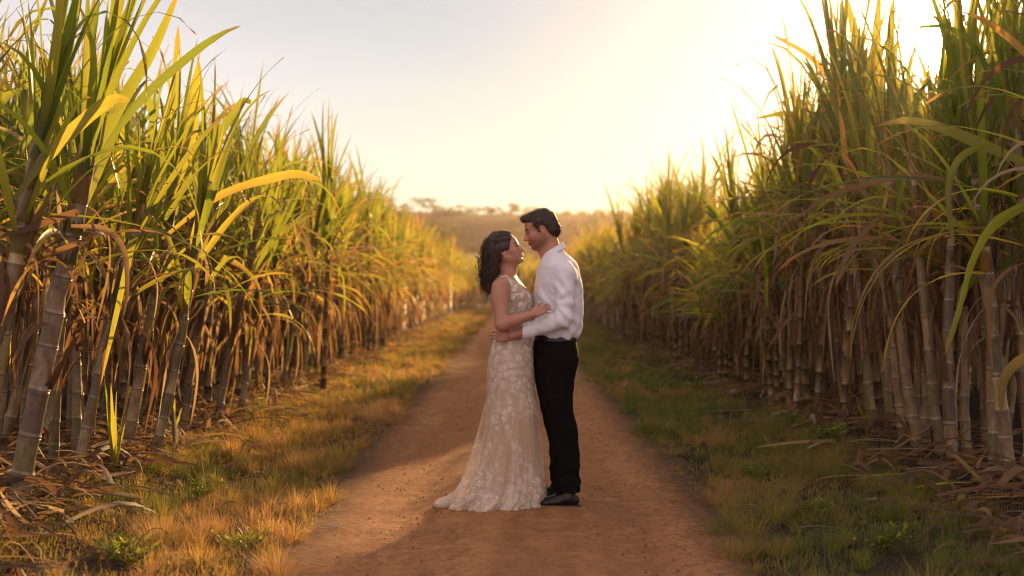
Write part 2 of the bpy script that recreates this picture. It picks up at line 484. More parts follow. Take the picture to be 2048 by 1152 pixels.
def build_man():
    YM = .13
    th = R(15); c, s = cos(th), sin(th)
    H = Frame((px(1081.5), YM, 1.692), (-c, 0, -s), (0, 1, 0), (-s, 0, c), 1.0)
    # ---------- body
    F = Field((-.18, YM - .38, .88), (.48, YM + .46, 1.86), .0036)
    build_head(F, H)
    F.add(rc(H.p((-.030, 0, -.045)), W(1108, 520, YM), .056, .064), .025)
    F.add(rc(H.p((.020, 0, -.085)), W(1100, 520, YM), .030, .045), .03)
    body = table([(505, 1095, 1128, .06), (516, 1090, 1140, .11), (535, 1084, 1150, .150), (560, 1080, 1156, .160), (600, 1078, 1158, .15), (650, 1078, 1150, .14), (690, 1076, 1146, .15), (724, 1078, 1146, .15)])
    F.add(secs(body, YM), .03)
    sh, el, wr = W(1132, 541, YM - .185), W(1127, 638, YM - .232), W(1024, 669, YM - .245)
    F.add(rc(sh, el, .040, .038), .02); F.add(rc(el, wr, .042, .028), .012)
    F.add(rc(W(1070, 656, YM - .24), W(1046, 663, YM - .245), .041, .036), .01)
    hand(F, W(1026, 669, YM - .245), (-1, .12, -.10), (0, 0, 1), (.15, 1, .05), curl=.42, sc=.93)
    sh2, el2, wr2 = W(1132, 541, YM + .175), W(1105, 630, YM + .27), W(1056, 648, YM + .17)
    F.add(rc(sh2, el2, .040, .038), .02); F.add(rc(el2, wr2, .040, .026), .012)
    hand(F, wr2, (-1, -.15, 0), (0, 0, 1), (.1, -1, 0), curl=.35)
    V, Q = F.surf(1)
    G = Field((.08, YM - .2, .03), (.48, YM + .35, .92), .009)
    for y, hp, kn, an in ((YM - .09, (1114, 700), (1124, 855), (1134, 965)), (YM + .11, (1110, 700), (1116, 850), (1127, 940))):
        a, b, c_ = W(*hp, y), W(*kn, y), W(*an, y)
        G.add(rc(a, b, .075, .048), .03); G.add(rc(b, c_, .050, .034), .02)
        G.add(rc(c_, c_ + np.array([-.05, 0, -.035]), .030, .022), .02)
    G.add(ell(W(1112, 700, YM), (.10, .15, .08)), .03)
    V2, Q2 = G.surf(1)
    VV = np.concatenate([V, V2]); QQ = np.concatenate([Q, Q2 + len(V)])
    man = to_obj('person', (VV, QQ), skin_mat('tan_skin', (.41, .205, .125), .62), attrs=head_attrs(VV, H, False))
    tag(man, 'man in a white shirt and black trousers holding the woman by the waist', 'person')
    # ---------- hair: short, dark, slightly curly with a tousled front
    F = Field((-.02, YM - .13, 1.55), (.36, YM + .13, 1.88), .0030)
    F.add(H.ell((-.017, 0, .035), (.098, .079, .087)), .01)
    F.add(H.ell((.050, 0, .078), (.047, .055, .029)), .02)
    F.add(H.ell((.079, 0, .087), (.021, .040, .018)), .012)
    F.add(H.ell((-.06, 0, -.02), (.064, .066, .060)), .02)
    pol = poly2([(.125, .13), (-.17, .14), (-.17, -.088), (-.052, -.092), (-.040, -.050), (-.034, .000), (-.012, .022), (.008, .012), (.006, -.040), (.020, -.042), (.028, .008), (.046, .018), (.052, .050), (.078, .066), (.130, .066)])
    def kp(X, Y, Z):
        f_, s_, u_ = H.loc(X, Y, Z); return pol(f_, u_) + .0025 * np.sin(180 * u_) * np.sin(150 * f_ + 1)
    w1, w2 = waves(5, 110, 7), waves(6, 260, 7)
    F.warp(lambda X, Y, Z: .0040 * w1(X, Y, Z) + .0026 * w2(X, Y, Z))
    F.keep(kp)
    hm = hair_mat('dark_brown_hair', (.030, .015, .009))
    V, Q = F.surf(0)
    bag = Bag(); bag.add(V, Q)
    rg = np.random.RandomState(3)
    f_, s_, u_ = H.loc(V[:, 0], V[:, 1], V[:, 2])
    cand = np.nonzero((u_ > -.095))[0]
    for i in rg.choice(cand, 2400):
        p = V[i]; o = p - H.p((-.02, 0, .02)); o /= np.linalg.norm(o)
        d = o * .55 + rg.normal(size=3) * .5 + H.M[:, 0] * .5; d /= np.linalg.norm(d)
        L = rg.uniform(.008, .018); t = np.linspace(0, 1, 5)[:, None]
        side = np.cross(d, o); P = p - o * .004 + d * L * t + side * (.006 * np.sin(t * 3.5)) + o * (.004 * np.sin(t * 3))
        bag.add(*curve_tube(P, np.linspace(.0010, .0003, 5), 3))
    obj('short_hair', bag.mesh('short_hair', hm), man)
    for sd in (-1, 1):   # eyes
        b = Bag(); c0 = H.p((.0725, sd * .031, -.0085))
        Fe = Field(c0 - .02, c0 + .02, .002); Fe.add(ell(c0, (.0118,) * 3), .001); b.add(*Fe.surf(0))
        e = obj('eye', b.mesh('eye', plain('eye_white', (.35, .27, .22), .2)), man)
        b = Bag(); c1 = H.p((.0822, sd * .0315, -.0105)); Fe = Field(c1 - .012, c1 + .012, .0012); Fe.add(ell(c1, (.0052,) * 3), .001); b.add(*Fe.surf(0))
        obj('iris', b.mesh('iris', plain('dark_iris', (.02, .01, .006), .1)), e)
    # ---------- shirt
    F = Field((.06, YM - .37, .99), (.50, YM + .47, 1.63), .0040)
    tb = table([(492, 1100, 1124, .050), (503, 1094, 1131, .070), (511, 1089, 1142, .12), (518, 1084, 1150, .162), (528, 1078, 1157, .190), (545, 1074, 1162, .198), (565, 1070.5, 1166, .196), (590, 1068, 1168, .186), (616, 1065, 1169, .178), (640, 1064, 1168, .172), (656, 1065, 1166, .17), (668, 1066, 1163, .168), (676, 1069, 1158, .158), (681, 1073, 1153, .15)])
    wf = waves(11, 22, 5, (1.0, .8, .45)); wg = waves(12, 48, 5, (1, .8, .4))
    F.add(secs(tb, YM, p=2.25), .02)
    a, b_, c_ = W(1131, 546, YM - .182), W(1126, 636, YM - .236), W(1052, 661, YM - .246)
    F.add(rc(a, b_, .061, .054), .035)
    F.add(rc(b_, c_, .055, .045), .022)
    F.add(rc(W(1058, 659, YM - .246), W(1046, 662, YM - .247), .0485, .0465), .004)
    a2, b2, c2 = W(1131, 546, YM + .182), W(1105, 630, YM + .27), W(1055, 645, YM + .23)
    F.add(rc(a2, b2, .066, .056), .035); F.add(rc(b2, c2, .056, .046), .02)
    el = b_
    def folds(X, Y, Z):
        a_ = wf(X, Y, Z); b_2 = wg(X, Y, Z)
        d = .0036 * a_ - .0018 * np.exp(-(a_ / .12) ** 2) - .0012 * np.exp(-(b_2 / .10) ** 2) + .0016 * b_2
        # back pull lines, cuff seam, armhole seam
        d = d + .0045 * np.exp(-((X - px(1148)) / .05) ** 2) * np.sin(70 * (X + .35 * Z) + 3 * np.sin(9 * Z))
        d = d + .0035 * np.exp(-((X - px(1058)) / .0035) ** 2) * (Y < YM - .17) * (Z < pz(630))
        sr = np.sqrt((X - px(1131)) ** 2 + (Z - pz(566)) ** 2); d = d + .0030 * np.exp(-((sr - .115) / .004) ** 2) * (Z > pz(600)) * (Y < YM - .08)
        # creases radiating from the elbow and armpit, blousing above the belt
        ex, ez = el[0] - .055, el[2] + .075
        r = np.sqrt((X - ex) ** 2 + (Z - ez) ** 2)
        an = np.arctan2(Z - ez, X - ex)
        d = d + .0055 * np.exp(-((r - .09) / .05) ** 2) * np.sin(an * 8 + 18 * r + 1.5) * (Y < YM - .12)
        ap = np.exp(-(((X - px(1122)) / .05) ** 2 + ((Z - pz(580)) / .07) ** 2))
        d = d + .006 * ap * np.sin(110 * (X * .8 + Z * .6))
        bl = np.exp(-((Z - pz(668)) / .05) ** 2)
        d = d + .0038 * bl * np.sin(55 * X + 38 * Y + 5 * np.sin(14 * Z)) * (Y > YM - .19)
        dg = np.exp(-(((X - px(1140)) / .07) ** 2 + ((Z - pz(645)) / .07) ** 2))
        return d + .005 * dg * np.sin(95 * (X * .55 + Z * .85))
    F.warp(folds)
    na, nb_ = H.p((-.04, 0, -.06)), W(1104, 516, YM)
    F.cut(rc(na, nb_, .056, .052), .005)
    # V opening at the throat
    F.cut(rc(W(1086, 508, YM), W(1072, 540, YM), .028, .006), .008)
    # cuff edge
    F.cut(rc(W(1041, 663.5, YM - .247), W(1015, 670, YM - .248), .0425, .040), .003)
    # collar: band falling outwards, open at the throat
    cb, cf = W(1124, 486, YM), W(1089, 507, YM)
    ctr = (cb + cf) / 2; ax = (cb - cf); L = np.linalg.norm(ax) / 2 + .012; ax /= np.linalg.norm(ax)
    yy = np.array([0, 1, 0])
    for t_ in np.linspace(-2.7, 2.7, 90):
        top = ctr + ax * cos(t_) * L + yy * sin(t_) * .064
        fr = np.clip((abs(t_) - 1.2) / 1.3, 0, 1)
        out = ax * cos(t_) * .006 + yy * sin(t_) * .020
        bot = top + out * 1.3 + np.array([.006 - .024 * fr, 0, -.032 - .022 * fr - .014 * max(0, (abs(t_) - 2.3) / .4)])
        F.add(rc(top, top - np.array([0, 0, .055]) + out * .3, .0034, .0034), .004)
        F.add(rc(top, bot, .0036, .0040), .002)
    VQ = F.surf(1)
    shirt = to_obj('shirt', VQ, shirt_mat(), man)
    bt = Bag()
    for i, (bx, by) in enumerate(((1073, 541), (1070.0, 566), (1066.5, 592), (1064, 620))):
        cc = W(bx, by, YM - .012); Fe = Field(cc - .012, cc + .012, .0012); Fe.add(ell(cc, (.003, .0055, .0055)), .001); bt.add(*Fe.surf(0))
        bt2 = Bag(); bt2.add(bt.v[-1], bt.q[-1] - bt.n + len(bt.v[-1]))
        obj('shirt_button', bt2.mesh('shirt_button', bpy.data.materials.get('pearl') or plain('pearl', (.7, .68, .64), .25)), shirt)
    # ---------- trousers
    F = Field((.06, YM - .27, .07), (.50, YM + .34, 1.045), .0050)
    hip = table([(673, 1073, 1152, .150), (679, 1068, 1153, .160), (700, 1066, 1159, .176), (716, 1066.5, 1160, .182), (735, 1068, 1156, .180), (752, 1070, 1150, .15)])
    F.add(secs(hip, YM, p=2.3), .02)
    near = table([(715, 1070, 1158, .085), (735, 1071, 1155, .09), (760, 1073, 1150, .090), (790, 1078, 1146.5, .086), (815, 1082, 1146, .080), (840, 1091, 1151, .076), (862, 1097, 1157, .073), (890, 1100, 1159, .070), (930, 1103, 1160, .068), (960, 1105, 1161, .068), (974, 1106, 1160.5, .070), (984, 1110, 1160, .07)])
    far = table([(715, 1068, 1155, .085), (735, 1068.5, 1152, .09), (760, 1070, 1146, .090), (790, 1075.5, 1141, .086), (815, 1080, 1135, .080), (840, 1086, 1134, .076), (862, 1092, 1136, .073), (890, 1100, 1140, .070), (930, 1102, 1142, .068), (952, 1101, 1142, .068), (962, 1102, 1142, .07), (972, 1104, 1140, .07)])
    F.add(secs(near, YM - .092, p=2.2), .02)
    F.add(secs(far, YM + .115, p=2.2), .02)
    w1 = waves(21, 30, 6, (.6, 1, 1.0)); w2 = waves(22, 55, 5, (.5, .8, 1.2))
    def tf(X, Y, Z):
        k = np.interp(Z, [.1, .25, .55, .7, 1.0], [1.6, 1.1, 1.5, .6, .6])
        d = k * (.0045 * w1(X, Y, Z) + .0028 * w2(X, Y, Z))
        st = np.exp(-((Z - .17) / .08) ** 2) * .0035 * np.sin(70 * Z + 40 * X + 18 * Y + 3 * np.sin(30 * X + 9 * Y))
        cr = -.004 * np.exp(-((Y - (YM - .17)) / .02) ** 2) * np.exp(-((X - px(1128) + .0 * Z) / .012) ** 2)
        return d + st + cr
    F.warp(tf)
    tr = to_obj('trousers', F.surf(1), cloth_dark(), man)
    F = Field((.10, YM - .22, .99), (.42, YM + .22, 1.06), .0032)
    bt_ = table([(670, 1071, 1153.5, .155), (674.5, 1069, 1155, .160), (682, 1068, 1157, .163), (684, 1068, 1157, .163)])
    F.add(secs(bt_, YM, p=2.3), .004)
    F.warp(lambda X, Y, Z: .002 * w1(X, Y, Z))
    obj('belt', mesh_np('belt', *F.surf(1), mat=leather()), tr)
    # ---------- shoes
    lm = leather()
    for yy, ox, g in ((YM - .105, 0, 1), (YM + .165, -20, 1)):
        F = Field((px(1060 + ox) , yy - .07, -.01), (px(1172 + ox), yy + .07, .17), .0032)
        g0 = .006
        F.add(ell((px(1102 + ox), yy, .030), (.092, .042, .030)), .02)
        F.add(ell((px(1084 + ox), yy, .024), (.042, .036, .019)), .02)
        F.add(rc((px(1106 + ox), yy, .040), (px(1130 + ox), yy, .062), .030, .036), .03)
        F.add(ell((px(1137 + ox), yy, .042), (.068, .034, .042)), .02)
        F.add(rc((px(1136 + ox), yy, .050), (px(1138 + ox), yy, .100), .042, .040), .02)
        F.keep(lambda X, Y, Z: .016 - Z, .003)
        V, Q = F.surf(1)
        sh = to_obj('shoe', (V, Q), lm, man)
        F = Field((px(1058 + ox), yy - .07, -.012), (px(1176 + ox), yy + .07, .03), .0028)
        F.add(ell((px(1097 + ox), yy, .008), (.080, .046, .060)), .01)
        F.add(ell((px(1118 + ox), yy, .008), (.085, .036, .060)), .02)
        F.add(ell((px(1141 + ox), yy, .008), (.064, .037, .060)), .02)
        F.keep(lambda X, Y, Z: np.maximum(Z - .018, .001 - Z), .002)
        F.cut(rc((px(1124 + ox), yy - .08, -.014), (px(1124 + ox), yy + .08, -.014), .020, .020), .004)
        to_obj('sole', F.surf(1), plain('black_rubber', (.015, .012, .010), .6), sh)
        b = Bag()
        for k in range(4):
            x0 = px(1101 + ox + 5 * k); z0 = .064 + .008 * k
            t = np.linspace(-1, 1, 7)
            b.add(*curve_tube(np.stack([x0 + 0 * t, yy + .022 * t, z0 + .006 - .012 * t * t + .004], 1), .0022, 5))
        obj('shoelace', b.mesh('shoelace', plain('lace_black', (.02, .02, .02), .6)), sh)
    return man

def build_woman():
    YW = .06
    th = R(22); c, s = cos(th), sin(th); yw = R(9)
    f = np.array([c * cos(yw), -sin(yw) * c, s]); sd = np.array([sin(yw), cos(yw), 0]); u = np.cross(f, sd)
    u = u if u[2] > 0 else -u
    H = Frame((px(1012), YW, 1.562), f, sd, u, .915)
    F = Field((-.20, YW - .40, .95), (.30, YW + .40, 1.72), .0034)
    build_head(F, H, fem=True)
    nk = W(1013, 553, YW)
    F.add(rc(H.p((-.030, 0, -.050)), nk, .043, .045), .03)
    F.add(rc(H.p((.015, 0, -.080)), W(1019, 553, YW), .026, .036), .03)
    body = table([(543, 1002, 1026, .045), (551, 994, 1031, .10), (558, 987, 1037, .145), (570, 981, 1047, .160), (585, 980, 1059, .150), (600, 981, 1062, .140), (616, 985, 1060, .125), (640, 992, 1058, .112), (655, 993, 1058, .113), (680, 990, 1060, .135), (710, 984, 1062, .16)])
    F.add(secs(body, YW, yaw=.0), .025)
    for q in (-1, 1): F.add(ell(W(1044, 592, YW + q * .060), (.051, .052, .052)), .03)
    # clavicle hint
    F.add(rc(W(1030, 556, YW - .02), W(1008, 556, YW - .14), .007, .007), .012)
    sh, el, wr = W(1000, 574, YW - .158), W(1004, 648, YW - .215), W(1064, 628, YW - .262)
    F.add(rc(sh, el, .0500, .0410), .03)
    F.add(ell(W(999, 597, YW - .176), (.052, .047, .085)), .02)
    F.add(rc(el, el + (wr - el) * .45, .0400, .0365), .012)
    F.add(rc(el + (wr - el) * .4, wr, .0365, .0240), .012)
    hand(F, wr, (.88, .12, .42), (-.4, 0, 1), (0, 1, -.30), curl=.42, sc=.80, spread=.05)
    sh2, el2, wr2 = W(1004, 574, YW + .155), W(1035, 640, YW + .28), W(1080, 618, YW + .33)
    F.add(rc(sh2, el2, .050, .040), .03); F.add(rc(el2, wr2, .040, .025), .012)
    hand(F, wr2, (.8, -.1, .4), (-.2, 0, 1), (0, -1, -.2), curl=.45, sc=.80)
    V, Q = F.surf(1)
    G = Field((-.22, YW - .25, .02), (.26, YW + .25, .98), .009)
    for q, kx in ((-1, 1020), (1, 1034)):
        G.add(rc(W(1026, 705, YW + q * .07), W(kx, 860, YW + q * .07), .080, .050), .03)
        G.add(rc(W(kx, 860, YW + q * .07), W(kx - 2, 985, YW + q * .06), .050, .035), .02)
        G.add(rc(W(kx - 2, 990, YW + q * .06), W(kx + 28, 1004, YW + q * .06), .034, .022), .02)
    V2, Q2 = G.surf(1)
    VV = np.concatenate([V, V2]); QQ = np.concatenate([Q, Q2 + len(V)])
    wo = to_obj('person', (VV, QQ), skin_mat('brown_skin', (.40, .20, .12), 0.0), attrs=head_attrs(VV, H, True))
    tag(wo, 'woman with long dark curly hair in a lace gown looking up at the man', 'person')
    for q in (-1, 1):
        b = Bag(); c0 = H.p((.0715, q * .031, -.0075)); Fe = Field(c0 - .02, c0 + .02, .002); Fe.add(ell(c0, (.0112,) * 3), .001); b.add(*Fe.surf(0))
        e = obj('eye', b.mesh('eye', bpy.data.materials['eye_white']), wo)
        b = Bag(); c1 = H.p((.080, q * .0315, -.0055)); Fe = Field(c1 - .012, c1 + .012, .0012); Fe.add(ell(c1, (.0050,) * 3), .001); b.add(*Fe.surf(0))
        obj('iris', b.mesh('iris', bpy.data.materials['dark_iris']), e)
        b = Bag()
        for k in range(9):
            a = q * (.020 + .003 * k); p0 = H.p((.084 - .0011 * k, a, -.002)); d = H.M[:, 0] * .010 + H.M[:, 2] * .003
            b.add(*curve_tube(np.array([p0, p0 + d * .5 - H.M[:, 2] * .001, p0 + d]), [.0008, .0006, .0003], 3))
        obj('eyelash', b.mesh('eyelash', bpy.data.materials['dark_iris']), wo)
    # ---------- hair: parted smooth crown, long loose curls down the back
    hm = hair_mat('black_brown_hair', (.032, .016, .009))
    F = Field((-.26, YW - .15, 1.27), (.08, YW + .15, 1.72), .0034)
    F.add(H.ell((-.022, 0, .036), (.108, .086, .094)), .01)
    F.add(H.ell((-.055, 0, .01), (.085, .086, .085)), .02)
    pol = poly2([(.084, .062), (.10, .16), (-.30, .20), (-.30, -.20), (-.075, -.12), (-.045, -.06), (-.022, -.012), (.004, -.010), (.030, -.004), (.046, .022), (.062, .046)])
    F.keep(lambda X, Y, Z: pol(*[H.loc(X, Y, Z)[i] for i in (0, 2)]) + 0 * Y, .008)
    for a, b_, r0, r1 in (((992, 478), (988, 500), .050, .052), ((990, 488), (985, 512), .050, .044), ((985, 508), (981, 535), .048, .046), ((981, 535), (978, 562), .046, .036), ((978, 560), (979, 582), .034, .014)):
        F.add(rc(W(*a, YW + .0), W(*b_, YW + .0), r0, r1), .02)
    F.add(ell(W(982, 505, YW - .05), (.04, .045, .06)), .02)
    F.add(ell(W(980, 540, YW - .06), (.045, .05, .09)), .03)
    F.add(ell(W(977, 545, YW + .05), (.05, .05, .09)), .03)
    w1, w2 = waves(31, 60, 7, (1, 1, .7)), waves(32, 170, 6)
    def hw(X, Y, Z):
        k = np.interp(Z, [1.35, 1.56, 1.64], [1, .8, .15]); return k * (.010 * w1(X, Y, Z) + .004 * w2(X, Y, Z))
    F.warp(hw)
    bag = Bag(); V, Q = F.surf(1); bag.add(V, Q)
    rg = np.random.RandomState(8)
    for i in range(950):   # curls
        q = rg.uniform(0, 1) ** .8
        top = np.array([px(984 - 4 * q + rg.normal() * 7), YW + rg.uniform(-.085, .085), pz(486 + 75 * q)])
        out = np.array([rg.normal() * .5 - .35, rg.normal() * .8, 0]); out /= np.linalg.norm(out) + .01
        r_ = np.interp(top[2], [pz(570), pz(520), pz(486)], [.042, .055, .055])
        p0 = top + out * r_ * np.array([.72, 1.12, 1])
        L = rg.uniform(.07, .16) * (1 if q < .6 else .75); n = 26; t = np.linspace(0, 1, n)
        ph = rg.rand() * 6.28; cr = rg.uniform(.004, .009); tw = rg.uniform(1.0, 2.0) * (1 if rg.rand() < .5 else -1)
        P = p0[None] + np.stack([cr * np.cos(ph + tw * 6.28 * t) + .020 * (px(978) - p0[0]) / .03 * t ** 1.5, cr * np.sin(ph + tw * 6.28 * t), -L * t], 1)
        rad = .0024 * (1 - .8 * t ** 2) * rg.uniform(.4, 1.1)
        bag.add(*curve_tube(P, rad, 5))
    for i in range(700):  # fine flyaways
        q = rg.rand(); p0 = np.array([px(985 - 6 * q), YW + rg.uniform(-.09, .09), pz(470 + 100 * q)]) + np.array([rg.uniform(-.040, .0), 0, 0])
        t = np.linspace(0, 1, 9); ph = rg.rand() * 6.28; L = rg.uniform(.03, .08)
        P = p0[None] + np.stack([-.03 * t + .007 * np.sin(9 * t + ph), .008 * np.cos(8 * t + ph), -L * t], 1)
        bag.add(*curve_tube(P, .0006, 3))
    # combed strands over the crown
    for i in range(150):
        a0 = rg.uniform(-1.35, 1.35); t = np.linspace(0.02, 1, 14)
        ff = .072 - t * .19; uu = .036 + .099 * np.sqrt(np.clip(1 - ((ff + .022) / .115) ** 2, 0, 1)) * cos(a0); ss = .090 * np.sin(a0) * np.sqrt(np.clip(1 - ((ff + .022) / .118) ** 2, 0, 1))
        P = np.array([H.p((x_, y_, z_)) for x_, y_, z_ in zip(ff, ss, uu)])
        keepm = pol(ff, uu) < 0.004
        if keepm.sum() > 4: bag.add(*curve_tube(P[keepm], .0022, 4))
    obj('curly_hair', bag.mesh('curly_hair', hm), wo)
    er = H.p((-.012, -.082, -.046)); b = Bag(); Fe = Field(er - .02, er + .02, .0016); Fe.add(ell(er, (.0045, .0045, .007)), .001); b.add(*Fe.surf(0))
    obj('earring', b.mesh('earring', plain('gold', (.75, .5, .2), .2, Metallic=1.0)), wo)
    # ---------- dress: fitted lining (bodice, hips, inner skirt)
    F = Field((-.40, YW - .32, -.01), (.27, YW + .32, 1.45), .0048)
    dr = table([(551, 993, 1031, .108), (558, 986, 1039, .150), (570, 979.5, 1049, .163), (585, 978.5, 1062, .153), (600, 979.5, 1065, .143), (616, 983, 1063, .129), (632, 988, 1061, .118), (646, 991, 1061, .115), (660, 991, 1062, .122), (675, 989, 1064, .138), (700, 981.5, 1066, .163), (720, 977.5, 1067, .176), (745, 975.5, 1067, .182), (775, 975.5, 1067.5, .180), (800, 975, 1069, .178), (834, 972, 1073, .180), (870, 969, 1074, .185), (920, 962, 1076, .195), (960, 950, 1077, .205), (990, 938, 1078, .215), (1006, 930, 1078, .22)])
    def fold(thh, Z, dx, dy):
        k = np.clip((.75 - Z) / .6, 0, 1) ** 1.3
        return k * (.012 * np.sin(9 * thh + 1.0 + 2 * Z) + .008 * np.sin(15 * thh + 4 - 3 * Z) + .005 * np.sin(26 * thh + 6 * Z))
    F.add(secs(dr, YW, fold=fold), .01)
    for q in (-1, 1): F.add(ell(W(1044, 592, YW + q * .060), (.0565, .0575, .0575)), .03)
    wv = waves(41, 45, 6, (1, 1, .6))
    F.warp(lambda X, Y, Z: .0018 * wv(X, Y, Z))
    # neckline (deep V at the front) and armholes
    F.cut(rc(W(1011, 535, YW), W(1016, 556, YW), .060, .058), .006)
    vp = poly2([(px(a), pz(b)) for a, b in ((1006, 536), (1011, 549), (1024, 559), (1038, 570), (1051, 580), (1063, 591), (1100, 594), (1070, 520))])
    F.keep(lambda X, Y, Z: -np.maximum(vp(X, Z) + 0 * Y, np.abs(Y - YW + .02) - .115), .004)
    F.cut(rc(W(998, 548, YW - .19), W(1001, 578, YW - .205), .058, .054), .008)
    F.cut(rc(W(998, 548, YW + .19), W(1001, 578, YW + .205), .058, .054), .008)
    dress = to_obj('lace_gown', F.surf(1), dress_mat(), wo)
    # ---------- sheer lace overskirt with train (thin open sheet)
    rows = table([(700, 980.5, 1067.5, .167), (720, 976, 1068, .181), (745, 974, 1068.5, .187), (775, 973.5, 1069.5, .188), (800, 972.5, 1073.5, .192), (834, 963.5, 1082, .205), (870, 955, 1086, .225), (900, 946.5, 1088.5, .245), (930, 939, 1089, .265), (960, 929, 1089.5, .29), (978, 918, 1089, .31), (990, 907, 1088, .325), (999, 892, 1087, .335), (1006, 876, 1086.5, .345)])
    rows = np.array(rows); zz = np.concatenate([np.linspace(rows[0, 0], .09, 70), np.linspace(.085, .012, 26)])
    o = np.argsort(rows[:, 0]); ip = lambda j, z_: np.interp(z_, rows[o, 0], rows[o, j])
    NTH = 260; tt = np.arange(NTH) * 2 * pi / NTH
    Z_ = zz[:, None] + 0 * tt[None]; T_ = tt[None] + 0 * zz[:, None]
    k = np.clip((.85 - Z_) / .8, 0, 1)
    fo = k ** 1.1 * (.020 * np.sin(11 * T_ + 1.2 + 2.5 * Z_) + .013 * np.sin(19 * T_ + .6 - 4 * Z_ + np.sin(3 * T_)) + .008 * np.sin(31 * T_ + 7 * Z_))
    fo = fo * (1 - .55 * np.clip(np.cos(T_), 0, 1))
    # ruffle lying on the ground at the very hem
    hemk = np.clip((.10 - Z_) / .09, 0, 1)
    fo = fo + hemk ** 2 * (.016 * np.sin(23 * T_ + 2 * np.sin(5 * T_)) + .012 * np.sin(41 * T_ + 1))
    a = (ip(2, Z_) - ip(1, Z_)) / 2; cx = (ip(2, Z_) + ip(1, Z_)) / 2; b_ = ip(3, Z_)
    # the train only sweeps out behind; narrower where it trails
    X = cx + (a + fo) * np.cos(T_); back = np.clip(-np.cos(T_), 0, 1)
    Y = YW + (b_ * (1 - .40 * hemk * back ** 2) + fo) * np.sin(T_)
    Zg = Z_ + hemk * .010 * np.sin(17 * T_ + 1) * (1 - .4 * hemk) + .004 * hemk * np.sin(53 * T_)
    Zg = np.maximum(Zg, .006)
    V = np.stack([X, Y, Zg], -1).reshape(-1, 3); n = len(zz)
    i = np.arange(n - 1)[:, None] * NTH; j = np.arange(NTH)[None]; j2 = (j + 1) % NTH
    Q = np.stack([i + j, i + NTH + j, i + NTH + j2, i + j2], -1).reshape(-1, 4)
    obj('sheer_overskirt', mesh_np('sheer_overskirt', V, Q, mat=tulle_mat()), dress)
    # beaded edge along neckline and armhole
    bb = Bag()
    def beads(path, r=.0032, step=.0075):
        path = np.array(path); seg = np.linalg.norm(np.diff(path, axis=0), axis=1); s_ = np.concatenate([[0], np.cumsum(seg)])
        for d in np.arange(0, s_[-1], step):
            p = np.array([np.interp(d, s_, path[:, k]) for k in range(3)]) + rg.normal(size=3) * .0012
            v, q = curve_tube(np.array([p - [0, 0, r], p - [0, 0, r * .5], p + [0, 0, r * .5], p + [0, 0, r]]), [r * .3, r, r, r * .3], 6)
            bb.add(v, q)
    def proj(pts, off=.004):   # push points out to the dress surface towards the camera by sampling the section table
        out = []
        dd = np.array(sorted(dr))
        for x_, z_ in pts:
            x0 = np.interp(z_, dd[:, 0], dd[:, 1]); x1 = np.interp(z_, dd[:, 0], dd[:, 2]); hb = np.interp(z_, dd[:, 0], dd[:, 3])
            cc = (x0 + x1) / 2; aa = (x1 - x0) / 2; q = min(.985, abs((x_ - cc) / aa))
            out.append([x_, YW - (hb + off) * math.sqrt(1 - q * q), z_])
        return out
    ln = lambda P: [(px(a), pz(b)) for a, b in P]
    beads(proj(ln([(1010, 549), (1023, 559), (1037, 570), (1050, 580), (1062, 590)])))
    arm_edge = [(1001, 552), (1010, 558), (1017, 568), (1021, 580), (1022, 592)]
    beads(proj(ln(arm_edge)))
    bo = obj('beaded_trim', bb.mesh('beaded_trim', plain('beads', (.75, .66, .56), .25)), dress)
    return wo
